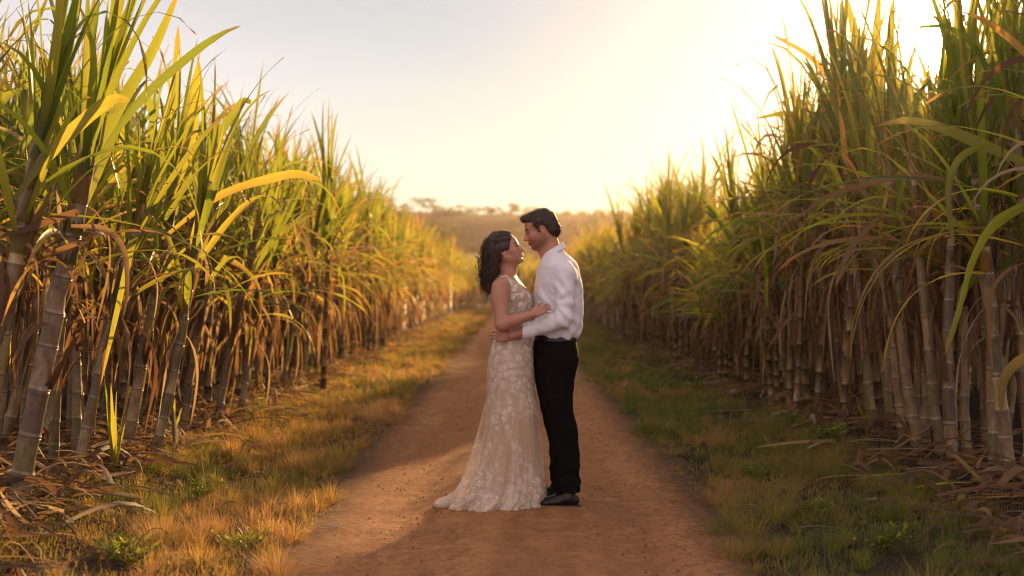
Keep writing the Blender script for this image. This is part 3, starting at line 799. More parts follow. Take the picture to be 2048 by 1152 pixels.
# ================================================================== SUGARCANE
def leaf_mat():
    t = NT('cane_leaf_green')
    r = t.attr('rnd'); a = t.attr('along'); u = t.attr('across')
    base = t.ramp(r, [(0, (.024, .046, .011)), (.35, (.055, .075, .013)), (.7, (.105, .105, .018)), (.92, (.18, .14, .032)), (1, (.24, .14, .05))])
    tr = t.ramp(r, [(0, (.20, .30, .03)), (.35, (.42, .47, .04)), (.7, (.70, .60, .06)), (.92, (.92, .56, .09)), (1, (.82, .38, .10))])
    st = t.noise(1.0, 3, .6, t.n('CombineXYZ', X=t.math('MULTIPLY', u, 9.0), Y=t.math('MULTIPLY', a, 1.6), Z=t.math('MULTIPLY', r, 40.0)).outputs[0])
    tip = t.maprange(t.math('ADD', a, t.math('MULTIPLY', t.math('SUBTRACT', st, .5), .9)), .86, 1.02)
    base = t.mix(tip, base, (.28, .115, .035)); tr = t.mix(tip, tr, (.80, .30, .06))
    blot = t.ramp(t.noise(5.0, 4, .65, t.coord((1, 1, .5))), [(.55, 0), (.75, 1)])
    spot = t.ramp(t.noise(1.0, 3, .7, t.n('CombineXYZ', X=t.math('MULTIPLY', u, 3.0), Y=t.math('MULTIPLY', a, 22.0), Z=t.math('MULTIPLY', r, 60.0)).outputs[0]), [(.60, 0), (.68, 1)])
    edge = t.math('MULTIPLY', t.ramp(t.math('ABSOLUTE', u), [(.62, 0), (.95, 1)]), spot)
    base = t.mix(t.math('MULTIPLY', spot, .35), base, (.17, .09, .03)); base = t.mix(edge, base, (.30, .18, .08)); tr = t.mix(t.math('MULTIPLY', spot, .3), tr, (.55, .22, .05))
    base = t.mix(t.math('MULTIPLY', blot, .35), base, (.20, .15, .05)); tr = t.mix(t.math('MULTIPLY', blot, .25), tr, (.5, .3, .06))
    rib = t.ramp(t.math('ABSOLUTE', u), [(.04, 1), (.13, 0)])
    base = t.mix(t.math('MULTIPLY', rib, .55), base, (.36, .36, .16)); tr = t.mix(t.math('MULTIPLY', rib, .5), tr, (.30, .30, .10))
    vein = t.n('TexWave', _wave_type='BANDS', Scale=1.0, Vector=t.n('CombineXYZ', X=t.math('MULTIPLY', u, 7.0)).outputs[0]).outputs['Fac']
    base = t.mix(t.math('MULTIPLY', vein, .22), base, (.03, .05, .01))
    p = t.bsdf(Base__Color=base, Roughness=.42, Specular__IOR__Level=.45, Normal=t.bump(vein, .25, .004))
    q = t.n('BsdfTranslucent', Color=tr).outputs[0]
    return t.done(t.n('MixShader', i0=.57, i1=p, i2=q).outputs[0])

def dry_mat():
    t = NT('cane_leaf_dry')
    r = t.attr('rnd'); a = t.attr('along'); u = t.attr('across')
    base = t.ramp(r, [(0, (.070, .036, .020)), (.4, (.14, .076, .038)), (.75, (.25, .15, .08)), (1, (.44, .34, .22))])
    tr = t.ramp(r, [(0, (.26, .13, .055)), (.4, (.44, .25, .09)), (.75, (.62, .42, .17)), (1, (.72, .54, .28))])
    st = t.noise(1.0, 4, .65, t.n('CombineXYZ', X=t.math('MULTIPLY', u, 5.0), Y=t.math('MULTIPLY', a, 3.0), Z=t.math('MULTIPLY', r, 40.0)).outputs[0])
    base = t.mix(t.ramp(st, [(.45, 0), (.7, .7)]), base, (.10, .055, .032))
    vein = t.n('TexWave', _wave_type='BANDS', Scale=1.0, Vector=t.n('CombineXYZ', X=t.math('MULTIPLY', u, 7.0)).outputs[0]).outputs['Fac']
    base = t.mix(t.math('MULTIPLY', vein, .3), base, (.12, .07, .04))
    p = t.bsdf(Base__Color=base, Roughness=.6, Specular__IOR__Level=.3, Normal=t.bump(vein, .3, .004))
    q = t.n('BsdfTranslucent', Color=tr).outputs[0]
    return t.done(t.n('MixShader', i0=.38, i1=p, i2=q).outputs[0])

def stalk_mat():
    t = NT('cane_stalk')
    r = t.attr('rnd'); a = t.attr('along')       # rnd: per segment, along: position inside the segment
    base = t.ramp(r, [(0, (.085, .055, .032)), (.16, (.29, .20, .105)), (.34, (.22, .17, .045)), (.5, (.10, .09, .026)), (.66, (.42, .30, .135)), (.82, (.15, .080, .032)), (1, (.32, .22, .075))])
    wax = t.ramp(a, [(.0, 0), (.10, .15), (.55, .30), (.86, .70), (.95, .2), (1, 0)])
    nz = t.noise(9, 5, .65, t.coord((1, 1, .25)))
    base = t.mix(t.math('MULTIPLY', wax, t.ramp(nz, [(.3, .1), (.7, .65)])), base, (.38, .29, .17))
    ring = t.ramp(a, [(0, 1), (.02, .9), (.035, .0), (.97, 0), (.985, .9), (1, 1)])
    base = t.mix(t.math('MULTIPLY', ring, .8), base, (.085, .050, .030))
    band = t.ramp(a, [(.04, 0), (.06, 1), (.10, 1), (.13, 0)])
    base = t.mix(t.math('MULTIPLY', band, .45), base, (.42, .36, .20))
    dirt = t.ramp(t.noise(17, 6, .75, t.coord((1, 1, .4))), [(.44, 0), (.62, 1)])
    base = t.mix(t.math('MULTIPLY', dirt, .7), base, (.07, .045, .03))
    h = t.noise(60, 4, .6, t.coord((1, 1, .15)))
    return t.done(t.bsdf(Base__Color=base, Roughness=.46, Specular__IOR__Level=.45, Normal=t.bump(h, .3, .004)))

def strip(p0, d0, L, w, droop, segs, rg, fold=.25, base_w=.35, wav=.03, twist=0.0, tipstart=.25, kink=None):
    """one leaf blade: p0 start, d0 start direction, droop: how fast it bends down"""
    d = np.array(d0, float); d /= np.linalg.norm(d)
    P = [np.array(p0, float)]; D = [d.copy()]
    ds = L / segs; side = np.cross(d, [0, 0, 1.0])
    if np.linalg.norm(side) < .05: side = np.array([cos(rg.rand() * 6.28), sin(rg.rand() * 6.28), 0])
    side /= np.linalg.norm(side); curl = rg.normal() * wav
    for k in range(segs):
        t = (k + 1) / segs
        f = droop * ds * (.25 + 1.9 * t * t) if kink is None or t < kink else droop * ds * 7
        d = d + np.array([0, 0, -f]) + side * curl * ds * 3
        d /= np.linalg.norm(d); P.append(P[-1] + d * ds); D.append(d.copy())
    P = np.array(P); D = np.array(D); t = np.linspace(0, 1, segs + 1)
    wd = w * np.minimum(1, base_w + (1 - base_w) * t / tipstart) * np.sqrt(np.clip(1 - t ** 2.2, 0, 1)) * (1 - .35 * t) + .0008
    tw = twist * t + .25 * np.sin(5 * t + rg.rand() * 6)
    S = np.cross(D, [0, 0, 1.0]); n_ = np.linalg.norm(S, axis=1)[:, None]
    S = np.where(n_ > .12, S / (n_ + 1e-9), side[None]); 
    # keep sides consistent
    for k in range(1, len(S)):
        if S[k] @ S[k - 1] < 0: S[k] = -S[k]
    N = np.cross(S, D)
    S2 = S * np.cos(tw)[:, None] + N * np.sin(tw)[:, None]; N2 = np.cross(S2, D)
    rf = rg.normal(size=segs + 1) * .06 * w
    A = P - S2 * wd[:, None] / 2 + N2 * (fold * wd)[:, None] / 2 + N2 * rf[:, None]
    B = P + S2 * wd[:, None] / 2 + N2 * (fold * wd)[:, None] / 2 - N2 * rf[:, None]
    V = np.stack([A, P, B], 1).reshape(-1, 3)
    i = np.arange(segs)[:, None] * 3
    Q = np.concatenate([i + np.array([0, 1, 4, 3]), i + np.array([1, 2, 5, 4])])
    al = np.repeat(t, 3); ac = np.tile([-1., 0., 1.], segs + 1)
    return V, Q, al, ac

def cane_template(rg, height, rad, lod=0, nleaf=15, ndry=14, fan=1.0, lean=0.0):
    """returns dict part -> Bag for a cane standing at the origin; height = top of the woody stalk"""
    out = {'stalk': Bag(), 'leaves': Bag(), 'dry_leaves': Bag()}
    sides = (12, 7, 4)[lod]; seg = height / (9 if lod < 2 else 4)
    # bent axis
    bx, by = rg.normal(size=2) * .045; qx, qy = rg.normal(size=2) * .02
    ax = lambda z: np.array([bx * (z / height) ** 2 + qx * np.sin(4 * z / height), by * (z / height) ** 2 + qy * np.sin(5 * z / height), z])
    z = 0.0; rings = []; nodes = []
    while z < height:
        s_ = seg * rg.uniform(.75, 1.2) * (.75 if z < .3 else 1); rr = rg.rand()
        r0 = rad * (1 - .28 * z / height)
        if lod == 0:
            pr = [(0, 1.03), (.025, 1.09), (.06, 1.02), (.14, .98), (.5, .95), (.85, .97), (.95, 1.0), (.999, 1.02)]
        elif lod == 1: pr = [(0, 1.1), (.1, .98), (.999, 1.02)]
        else: pr = [(0, 1.0), (.999, 1.0)]
        zz_ = rg.normal(size=2) * rad * .10
        for a, k in pr:
            c = ax(z + a * s_); c[0] += zz_[0] * sin(pi * a); c[1] += zz_[1] * sin(pi * a)
            rings.append((c, r0 * k, a, rr))
        nodes.append(z); z += s_
    th = np.arange(sides) * 2 * pi / sides
    V = np.array([[c[0] + r * cos(t_), c[1] + r * sin(t_), c[2]] for c, r, a, rr in rings for t_ in th])
    n = len(rings); i = np.arange(n - 1)[:, None] * sides; j = np.arange(sides)[None]; j2 = (j + 1) % sides
    Q = np.stack([i + j, i + j2, i + sides + j2, i + sides + j], -1).reshape(-1, 4)
    out['stalk'].add(V, Q, rnd=np.repeat([x[3] for x in rings], sides), along=np.repeat([x[2] for x in rings], sides), across=0)
    sg = (11, 7, 4)[lod]; wl = (1, 1.05, 1.35)[lod]
    top = ax(height); plane = rg.rand() * 6.28
    # sheathed upper stem carrying the fan
    for k in range(nleaf):
        q = k / (nleaf - 1)
        zb = height - .62 + .86 * q * fan
        base = ax(min(zb, height)) + np.array([0, 0, max(0, zb - height)])
        az = plane + (0 if k % 2 else pi) + rg.normal() * .55
        el = R(5 + 34 * (1 - q) ** 1.2) * rg.uniform(.5, 1.25)
        if q < .42 and rg.rand() < .6: el = R(rg.uniform(45, 80))
        d = np.array([cos(az) * sin(el), sin(az) * sin(el), cos(el)])
        L = rg.uniform(.95, 1.5) * fan * (.75 if q > .9 else 1) * (.85 + .2 * sin(pi * q))
        dr = (rg.uniform(.05, .5) if rg.rand() < .55 else rg.uniform(.5, 1.5)) + 1.0 * (1 - q) * rg.uniform(.1, 1.4)
        w = rg.uniform(.032, .062) * wl * (.75 if q > .8 else 1)
        kink = rg.uniform(.35, .7) if rg.rand() < .16 else None
        v, f, al, ac = strip(base, d, L, w, dr, sg, rg, twist=rg.normal() * .6, kink=kink, fold=.32)
        r = np.clip(rg.beta(1.5, 2.5) * (.8 if lod == 0 else 1) + (.42 if q < .18 else 0), 0, 1)
        out['leaves'].add(v, f, rnd=r, along=al, across=ac)
    if lod < 2:   # leaf sheaths clasping the stem
        for k in range(5):
            z0 = height - .55 + .17 * k
            pts = np.array([ax(min(z0 + .05 * m, height)) + [0, 0, max(0, z0 + .05 * m - height)] for m in range(6)])
            v, f = curve_tube(pts, rad * np.linspace(.92, .62, 6) * (1 - .06 * k), sides)
            out['leaves'].add(v, f, rnd=rg.uniform(.45, .95), along=.35, across=.5)
    for k in range(ndry):
        q = rg.rand(); hang = rg.rand() < .74
        zb = height * (((.48 if lod < 2 else .30) + (.50 if lod < 2 else .66) * q) if hang else (.62 + .36 * q)); base = ax(zb)
        az = rg.rand() * 6.28; el = R(rg.uniform(70, 160) if hang else rg.uniform(20, 75))
        d = np.array([cos(az) * sin(el), sin(az) * sin(el), cos(el)])
        L = rg.uniform(.35, 1.05); dr = rg.uniform(6, 18) if hang else rg.uniform(.8, 3.8)
        v, f, al, ac = strip(base + d * rad * .6, d, min(L, zb * .85), rg.uniform(.014, .044) * wl, dr, sg, rg, fold=rg.uniform(.2, .9), twist=rg.normal() * 2.2, wav=.22)
        out['dry_leaves'].add(v, f, rnd=np.clip(rg.rand() ** 1.2, 0, 1), along=al, across=ac)
    if lod == 0:   # loose dry sheaths hugging the stalk
        for k in range(5):
            zb = rg.uniform(.3, .8) * height; az = rg.rand() * 6.28
            off = np.array([cos(az), sin(az), 0]) * rad * 1.1
            v, f, al, ac = strip(ax(zb) + off, (off[0] * 3, off[1] * 3, 1), rg.uniform(.3, .55), .07, .2, 6, rg, fold=1.2, base_w=1)
            out['dry_leaves'].add(v, f, rnd=rg.rand(), along=al, across=ac)
    return out

def ground_z(x, y):
    """gentle relief: crowned track, banks under the cane, rise far off"""
    x = np.asarray(x, float); y = np.asarray(y, float)
    ax = np.abs(x)
    b = .10 * np.clip((ax - 1.5) / 1.6, 0, 1) ** 2 * (3 - 2 * np.clip((ax - 1.5) / 1.6, 0, 1))
    return b + .012 * np.sin(1.7 * x + .9 * y) * np.clip(ax - 1.2, 0, 1) 

MATS = {}
CANES = []      # (x, y, lean_x, lean_y, rot, scale, heightfactor, variant, priority)

# leaves that stand out in the photograph: owner (side, index), width, tone, dry?, depth offset, measured course
SUNPX = (1856, 112)
def sun_hit(V, rad=40):
    """does any of these world points cover the window between the canes where the sun stands"""
    d = V[:, 1] + D0; d = np.maximum(d, .5)
    return (((1024 + V[:, 0] * FPX / d - SUNPX[0]) ** 2 + (576 - (V[:, 2] - HC) * FPX / d - SUNPX[1]) ** 2) < rad * rad).any()

HERO_LEAVES = [
    (-1, 1, 36, .62, 0, -.1, [(30, 400), (100, 305), (190, 224), (240, 205), (285, 214)]),
    (-1, 0, 22, .12, 0, -.1, [(192, 322), (280, 200), (388, 108), (450, 78), (500, 69)]),
    (-1, 3, 26, .80, 0, -.1, [(325, 478), (440, 392), (560, 354), (610, 352), (650, 366)]),
    (-1, 6, 15, .55, 1, -.1, [(345, 505), (440, 430), (530, 418), (592, 455), (630, 548)]),
    (-1, 0, 17, .60, 1, -.2, [(142, 452), (205, 458), (243, 498), (258, 570), (262, 640)]),
    (-1, 5, 18, .85, 0, -.1, [(345, 535), (415, 512), (470, 530), (510, 572), (520, 622)]),
    (-1, 1, 19, .15, 1, -.1, [(-20, 480), (60, 452), (140, 424), (160, 436)]),
    (-1, 1, 42, .15, 0, .05, [(40, 310), (88, 205), (135, 100), (190, -40)]),
    (-1, 0, 40, .20, 0, .1, [(190, 330), (205, 180), (238, 60), (275, -50)]),
    (-1, 0, 30, .38, 0, .1, [(186, 325), (235, 190), (290, 90), (350, -30)]),
    (-1, 3, 28, .45, 0, .1, [(318, 440), (322, 300), (338, 150), (346, 40)]),
    (-1, 3, 34, .60, 0, -.05, [(325, 440), (362, 320), (385, 200), (396, 120)]),
    (-1, 3, 32, .30, 0, -.1, [(330, 440), (395, 330), (450, 240), (480, 200), (500, 205)]),
    (-1, 3, 30, .30, 0, -.05, [(320, 440), (300, 340), (290, 240), (272, 150)]),
    (1, 9, 30, .55, 0, -.3, [(2075, 335), (1975, 288), (1900, 256), (1825, 240), (1755, 252)]),
    (1, 9, 20, .45, 0, -.4, [(1975, 285), (1925, 315), (1900, 380), (1897, 490)]),
    (1, 6, 15, .45, 1, -.3, [(1925, 372), (1840, 350), (1750, 364), (1650, 396), (1585, 442)]),
    (1, 15, 20, .25, 0, -.3, [(1748, 385), (1705, 312), (1650, 262), (1590, 224), (1510, 236)]),
    (1, 13, 16, .93, 0, -.2, [(1722, 260), (1672, 172), (1612, 112), (1535, 78)]),
    (1, 9, 34, .45, 0, -.9, [(2080, 395), (2000, 445), (1960, 520), (1935, 610), (1898, 712)]),
    (1, 8, 28, .30, 0, -.8, [(2080, 492), (2000, 535), (1940, 575), (1915, 640)]),
    (1, 9, 26, .88, 0, -.9, [(2085, 690), (2010, 745), (1965, 815)]),
    (1, 3, 15, .55, 1, -.3, [(1770, 420), (1715, 480), (1680, 530), (1655, 570)]),
    (1, 13, 11, .7, 1, -.2, [(1707, 500), (1640, 590), (1575, 640), (1526, 698)]),
    (1, 2, 30, .35, 0, -.1, [(1800, 330), (1802, 210), (1796, 100), (1802, -20)]),
    (1, 15, 30, .35, 0, -.1, [(1765, 320), (1745, 180), (1718, 80), (1690, -10)]),
    (1, 15, 30, .30, 0, .1, [(1772, 320), (1768, 180), (1762, 80), (1765, -20)]),
    (1, 4, 34, .35, 0, .0, [(1905, 330), (1918, 200), (1930, 90), (1925, -30)]),
    (1, 6, 34, .30, 0, .0, [(1968, 330), (1985, 200), (1990, 90), (2010, -30)]),
    (1, 7, 32, .35, 0, .0, [(1990, 330), (2020, 200), (2035, 90), (2040, -30)]),
    (1, 3, 20, .6, 1, -.3, [(1830, 470), (1880, 400), (1940, 410), (1985, 470), (1990, 560)]),
    (1, 13, 16, .6, 1, -.25, [(1690, 470), (1620, 440), (1560, 452), (1508, 480)]),
]

def smooth_path(C, n):
    C = np.array(C, float); k = len(C); t = np.linspace(0, k - 1, n); out = []
    E = np.concatenate([[2 * C[0] - C[1]], C, [2 * C[-1] - C[-2]]])
    for q in t:
        i = min(int(q), k - 2); f = q - i; a, b, c, d = E[i:i + 4]
        out.append(.5 * (2 * b + (c - a) * f + (2 * a - 5 * b + 4 * c - d) * f * f + (3 * b - a - 3 * c + d) * f ** 3))
    return np.array(out)

def hero_leaf(owner, d, wpx, tone, dry, pts, seed):
    """a single arching blade of real width and curl, belonging to its cane"""
    rg = np.random.RandomState(seed); n = 20
    t = np.linspace(0, 1, n); w = .8 * wpx * d / FPX
    dd = d + rg.uniform(-.35, .25) * t + .12 * np.sin(3 * t)        # it also swings in depth
    c = smooth_path(pts, n); P = np.stack([(c[:, 0] - 1024) * d / FPX, dd - D0, HC - (c[:, 1] - 576) * d / FPX], 1)
    D = np.gradient(P, axis=0); D /= np.linalg.norm(D, axis=1)[:, None]
    S = np.cross(D, [0.15, -1.0, .25]); S /= np.linalg.norm(S, axis=1)[:, None]; N = np.cross(S, D)
    tw = .5 * np.sin(3 * t + rg.rand() * 6) + .2; S2 = S * np.cos(tw)[:, None] + N * np.sin(tw)[:, None]; N2 = np.cross(S2, D)
    wd = (w * np.minimum(1, .45 + 2.2 * t) * np.sqrt(np.clip(1 - t ** 2.6, 0, 1)) + .001)[:, None]
    fo = .28 * wd / 2; rf = (rg.normal(size=n) * .04 * w)[:, None]
    V = np.stack([P - S2 * wd / 2 + N2 * (fo + rf), P, P + S2 * wd / 2 + N2 * (fo - rf)], 1).reshape(-1, 3)
    i = np.arange(n - 1)[:, None] * 3; Q = np.concatenate([i + np.array([0, 1, 4, 3]), i + np.array([1, 2, 5, 4])])
    b = Bag(); b.add(V, Q, rnd=tone, along=np.repeat(t, 3) * .92, across=np.tile([-1., 0., 1.], n))
    o = obj('arching_leaf', b.mesh('arching_leaf', MATS['dry_leaves' if dry else 'leaves']), owner)
    import mathutils
    M = mathutils.Matrix.LocRotScale(owner.location, owner.rotation_euler, owner.scale)
    o.matrix_parent_inverse = M.inverted()

def build_canes(NIND=300):
    global MATS
    MATS = {'stalk': stalk_mat(), 'leaves': leaf_mat(), 'dry_leaves': dry_mat()}
    rg = np.random.RandomState(77)
    def Gd(bx, by):      # photo pixel on the ground -> (x, Y)
        d = HC * FPX / (by - 576); return (bx - 1024) * d / FPX, d - D0, d
    # ---- hand placed canes: base pixel, stalk-top pixel, radius, label
    LEFT = [
        (25, 1050, 196, 335, .066, 'thickest cane at the far left, leaning right, with a purple-grey stalk and tall fan'),
        (-75, 1075, 78, 300, .052, 'cane cut by the left edge of the picture, its dark green fan leaning inwards'),
        (145, 985, 262, 440, .040, 'slim upright cane just right of the thickest leaning one'),
        (252, 930, 322, 440, .048, 'cane with the broad bright fan, second thick stalk from the left edge'),
        (300, 945, 392, 470, .040, 'pale jointed cane leaning right across the broad-fanned one'),
        (362, 882, 428, 480, .038, 'straight cane with peeling sheath near the green shoot on the left'),
        (398, 842, 462, 500, .037, 'short jointed cane with ashy rings in the left row'),
        (432, 864, 502, 500, .040, 'yellowish cane leaning right above the dry litter on the left'),
        (478, 850, 520, 520, .036, 'greenish cane beside the yellowish leaning one in the left row'),
        (560, 796, 628, 490, .036, 'cane leaning out over the verge with a hanging dead leaf, left row'),
        (-10, 940, 110, 430, .046, 'shaded cane behind the cut-off one at the left edge'),
        (90, 880, 175, 450, .040, 'brown cane standing behind the thickest leaning one'),
        (205, 860, 262, 470, .038, 'shadowed cane behind the slim upright one on the left'),
        (600, 768, 640, 500, .034, 'thin cane at the corner where the left row meets the small weed'),
    ]
    RIGHT = [
        (1787, 868, 1745, 440, .040, 'leftmost of the clustered bare stalks on the right, grey-green joints'),
        (1806, 905, 1762, 400, .042, 'purple-grey cane, second in the right-hand cluster of bare stalks'),
        (1840, 928, 1786, 410, .045, 'cane with a yellow-olive upper stalk in the middle of the right cluster'),
        (1884, 934, 1824, 400, .043, 'pale straw-coloured cane leaning left in the right cluster'),
        (1905, 941, 1897, 430, .046, 'upright dark-olive cane right of the straw-coloured leaning one'),
        (1936, 936, 1930, 430, .040, 'slim upright cane with whitish joints at the right'),
        (1990, 968, 1966, 420, .044, 'brown jointed cane near the right edge with a rusty sheath'),
        (2022, 976, 1978, 440, .048, 'stout cane near the right edge, greenish between its rings'),
        (2068, 940, 2010, 420, .048, 'cane cut by the right edge of the picture'),
        (2110, 1010, 2040, 380, .050, 'nearest right-hand cane, mostly outside the frame, its leaves reaching in'),
        (1616, 822, 1580, 470, .037, 'whitish ringed cane leaning left at the end of the dry curtain'),
        (1579, 818, 1540, 480, .035, 'thin bluish cane just left of the whitish ringed one'),
        (1500, 784, 1468, 470, .036, 'cane with a flared dry base on the far right verge'),
        (1690, 838, 1668, 450, .037, 'cane wrapped in a curtain of hanging brown leaves on the right'),
        (1735, 850, 1705, 440, .038, 'cane behind the brown leaf curtain, beside the bare cluster'),
        (1745, 820, 1770, 395, .040, 'tall cane under the sun with its fan against the bright sky'),
    ]
    T0 = [cane_template(np.random.RandomState(100 + i), rg.uniform(1.80, 2.10), .034, 0, nleaf=23, ndry=14) for i in range(9)]
    T1 = [cane_template(np.random.RandomState(200 + i), rg.uniform(1.75, 2.15), .031, 1, nleaf=22, ndry=20) for i in range(9)]
    T2 = [cane_template(np.random.RandomState(300 + i), rg.uniform(1.75, 2.15), .030, 2, nleaf=16, ndry=20) for i in range(8)]
    M0 = [{p: b.mesh('cane_' + p, MATS[p]) for p, b in T.items()} for T in T0]
    M1 = [{p: b.mesh('cane_' + p, MATS[p]) for p, b in T.items()} for T in T1]
    def put(meshes, x, y, rot, scale, label, group, z=None):
        e = empty('sugarcane', (x, y, float(ground_z(x, y)) - .02 if z is None else z), rot, scale)
        tag(e, label, 'sugarcane', group)
        for p, nm in (('stalk', 'stalk'), ('leaves', 'green_leaves'), ('dry_leaves', 'dry_leaves')):
            obj(nm, meshes[p], e)
        return e
    used = []
    for side, H_ in ((-1, LEFT), (1, RIGHT)):
        for k, (bx, by, tx, ty, rad, lab) in enumerate(H_):
            x, y, d = Gd(bx, by); xt = (tx - 1024) * d / FPX; zt = HC - (ty - 576) * d / FPX
            h = math.hypot(xt - x, zt) + (.22 if side > 0 else 0)
            # top of the woody part is hidden in the sheaths: keep natural proportions
            T = cane_template(np.random.RandomState(900 + 40 * (side + 1) + k), h, rad, 0, nleaf=22, ndry=(8 if rad > .042 else 12), fan=(1.0 + .12 * (rad > .045)) * (1.08 if side > 0 else 1))
            if side > 0:
                a_ = math.atan2(xt - x, zt); keepl = []
                for q_, v_ in enumerate(T['leaves'].v):
                    Wv = np.stack([v_[:, 0] * cos(a_) + v_[:, 2] * sin(a_) + x, v_[:, 1] + y, -v_[:, 0] * sin(a_) + v_[:, 2] * cos(a_)], 1)
                    if not sun_hit(Wv): keepl.append(q_)
                B = Bag()
                for q_ in keepl:
                    n0 = sum(len(z_) for z_ in T['leaves'].v[:q_])
                    B.add(T['leaves'].v[q_], T['leaves'].q[q_] - n0, **{k_: a2[q_] for k_, a2 in T['leaves'].a.items()})
                T['leaves'] = B
            me = {p: b.mesh('cane_' + p, MATS[p]) for p, b in T.items()}
            e_ = put(me, x, y, (rg.normal() * .02, math.atan2(xt - x, zt), 0), 1.0, lab[0].lower() + lab[1:], 'sugarcane plants lining the track', z=-.01)
            used.append((x, y))
            for m_, (sd, ix, wpx, tone, dry, off, pp) in enumerate(HERO_LEAVES):
                if sd == side and ix == k: hero_leaf(e_, d + off, wpx, tone, dry, pp, 700 + m_)
    # ---- the rows behind and beyond
    pts = []
    yrow = -3.2
    rows = [2.95, 3.5, 4.3, 5.1, 6.0, 7.0, 8.1, 9.4]
    for side in (-1, 1):
        for ri, xr in enumerate(rows):
            y = -3.0 + rg.rand() * .3
            while y < 74:
                d = y + D0
                step = (.30 if ri < 2 else .42) * (1 + max(0, d - 25) / 55)
                x = side * (xr + rg.normal() * .20 + .0 * d) 
                if ri == 0 and d > 30: x += side * rg.uniform(0, .3)
                yy = y + rg.normal() * .08
                vis = abs(x) * FPX / (yy + D0) < 1300
                near = any((x - a) ** 2 + (yy - b) ** 2 < .17 ** 2 for a, b in used) if d < 16 else False
                # keep the hand placed fronts readable
                if ri == 0 and ((side < 0 and d < 13.6) or (side > 0 and d < 12.8)): near = True
                if ri == 0 and side > 0 and 13.0 < d < 19 and rg.rand() < .35: near = True
                if not near and vis and (yy > -1.2 or abs(x) > 3.3 ): pts.append((x, yy, ri, side))
                y += step * rg.uniform(.7, 1.3)
    # cane closing the view where the track bends away
    for k in range(420):
        x = rg.uniform(-16, 16); y = rg.uniform(66, 90)
        if abs(x) < 9.5 or y > 74: pts.append((x, y, 9, 0))
    # clearing the window the sun shines through
    def sun_gap(x, y, h):
        d = y + D0; sx, sy = 1024 + x * FPX / d, 576 - (h - HC) * FPX / d
        return abs(sx - 1856) < 55 and sy < 190
    P = []
    for x, y, ri, side in pts:
        d = y + D0
        hs = rg.uniform(.90, 1.10) * (1.0 + .05 * max(0, ri - 1))
        if ri == 9: hs = rg.uniform(.85, 1.15)
        # taller canes inwards hold the skyline of the photograph
        if side > 0: hs *= float(np.interp(d, [10, 18, 24, 34], [1.22, 1.17, 1.08, 1.03]))
        d0 = d - (abs(x) - 3) / math.tan(R(16.8)); lim = 9
        if side > 0 and 15.3 < d0 <= 18.5: lim = 2.95 + (abs(x) - 3) * .62
        if side > 0 and 18.5 < d0 < 23.4: lim = 2.28 * rg.uniform(.88, 1.08) + (abs(x) - 3) * .62
        if side > 0 and 33 < d0 < 40: lim = 2.8 + (abs(x) - 3) * .62
        if 3.45 * hs > lim: hs = lim / 3.45
        top = 3.45 * hs
        lean = -side * abs(rg.normal(.05, .05)) if ri < 2 else rg.normal() * .05
        size = 1 / d; hid = {0: 1, 1: .72, 2: .42, 3: .27}.get(ri, .15)
        P.append((size * hid, x, y, ri, side, hs, lean, rg.rand() * 6.28, rg.normal() * .04))
    P.sort(key=lambda q: -q[0])
    nh = len(used)
    ind, rest = P[:NIND - nh], P[NIND - nh:]
    names = {(-1, 0): 'sugarcane of the front row in the left-hand wall, beyond the bare leaning stalks',
             (1, 0): 'sugarcane of the front row in the right-hand wall, beyond the bare stalk cluster',
             (-1, 1): 'sugarcane standing deeper inside the left-hand wall behind the front row',
             (1, 1): 'sugarcane standing deeper inside the right-hand wall behind the front row'}
    groups = {(-1, 0): 'front row of the left cane wall', (1, 0): 'front row of the right cane wall',
              (-1, 1): 'inner canes of the left wall', (1, 1): 'inner canes of the right wall'}
    for i, (pr, x, y, ri, side, hs, lean, rot, l2) in enumerate(ind):
        d = y + D0; Mx = M0 if d < 12.5 and ri < 3 else M1
        key = (side if side else 1, min(ri, 1))
        s_ = rg.uniform(.90, 1.22); Tx = T0 if Mx is M0 else T1; vi = rg.randint(len(Mx)); bad = False
        if side > 0 and abs(1024 + x * FPX / d - SUNPX[0]) < 1.9 * FPX / d + 40:
            for tr_ in range(14):
                LV = np.concatenate([b.copy() for p_ in ('leaves', 'dry_leaves') for b in Tx[vi][p_].v]) * [s_, s_, hs]
                X_ = cos(rot) * LV[:, 0] - sin(rot) * LV[:, 1] + LV[:, 2] * lean + x; Y_ = sin(rot) * LV[:, 0] + cos(rot) * LV[:, 1] - LV[:, 2] * l2 + y
                bad = sun_hit(np.stack([X_, Y_, LV[:, 2]], 1), 31)
                if not bad: break
                rot = rg.rand() * 6.28; vi = rg.randint(len(Mx)); hs *= .975
            if bad: continue
        put(Mx[vi], x, y, (l2, lean, rot), (s_, s_, hs), names[key], groups[key])
    # ---- the rest: one mass
    acc = {p: dict(v=[], q=[], r=[], al=[], ac=[], n=0) for p in MATS}
    A1 = [{p: (np.concatenate(b.v), np.concatenate(b.q), {k: np.concatenate(a) for k, a in b.a.items()}) for p, b in T.items()} for T in T1]
    A2 = [{p: (np.concatenate(b.v), np.concatenate(b.q), {k: np.concatenate(a) for k, a in b.a.items()}) for p, b in T.items()} for T in T2]
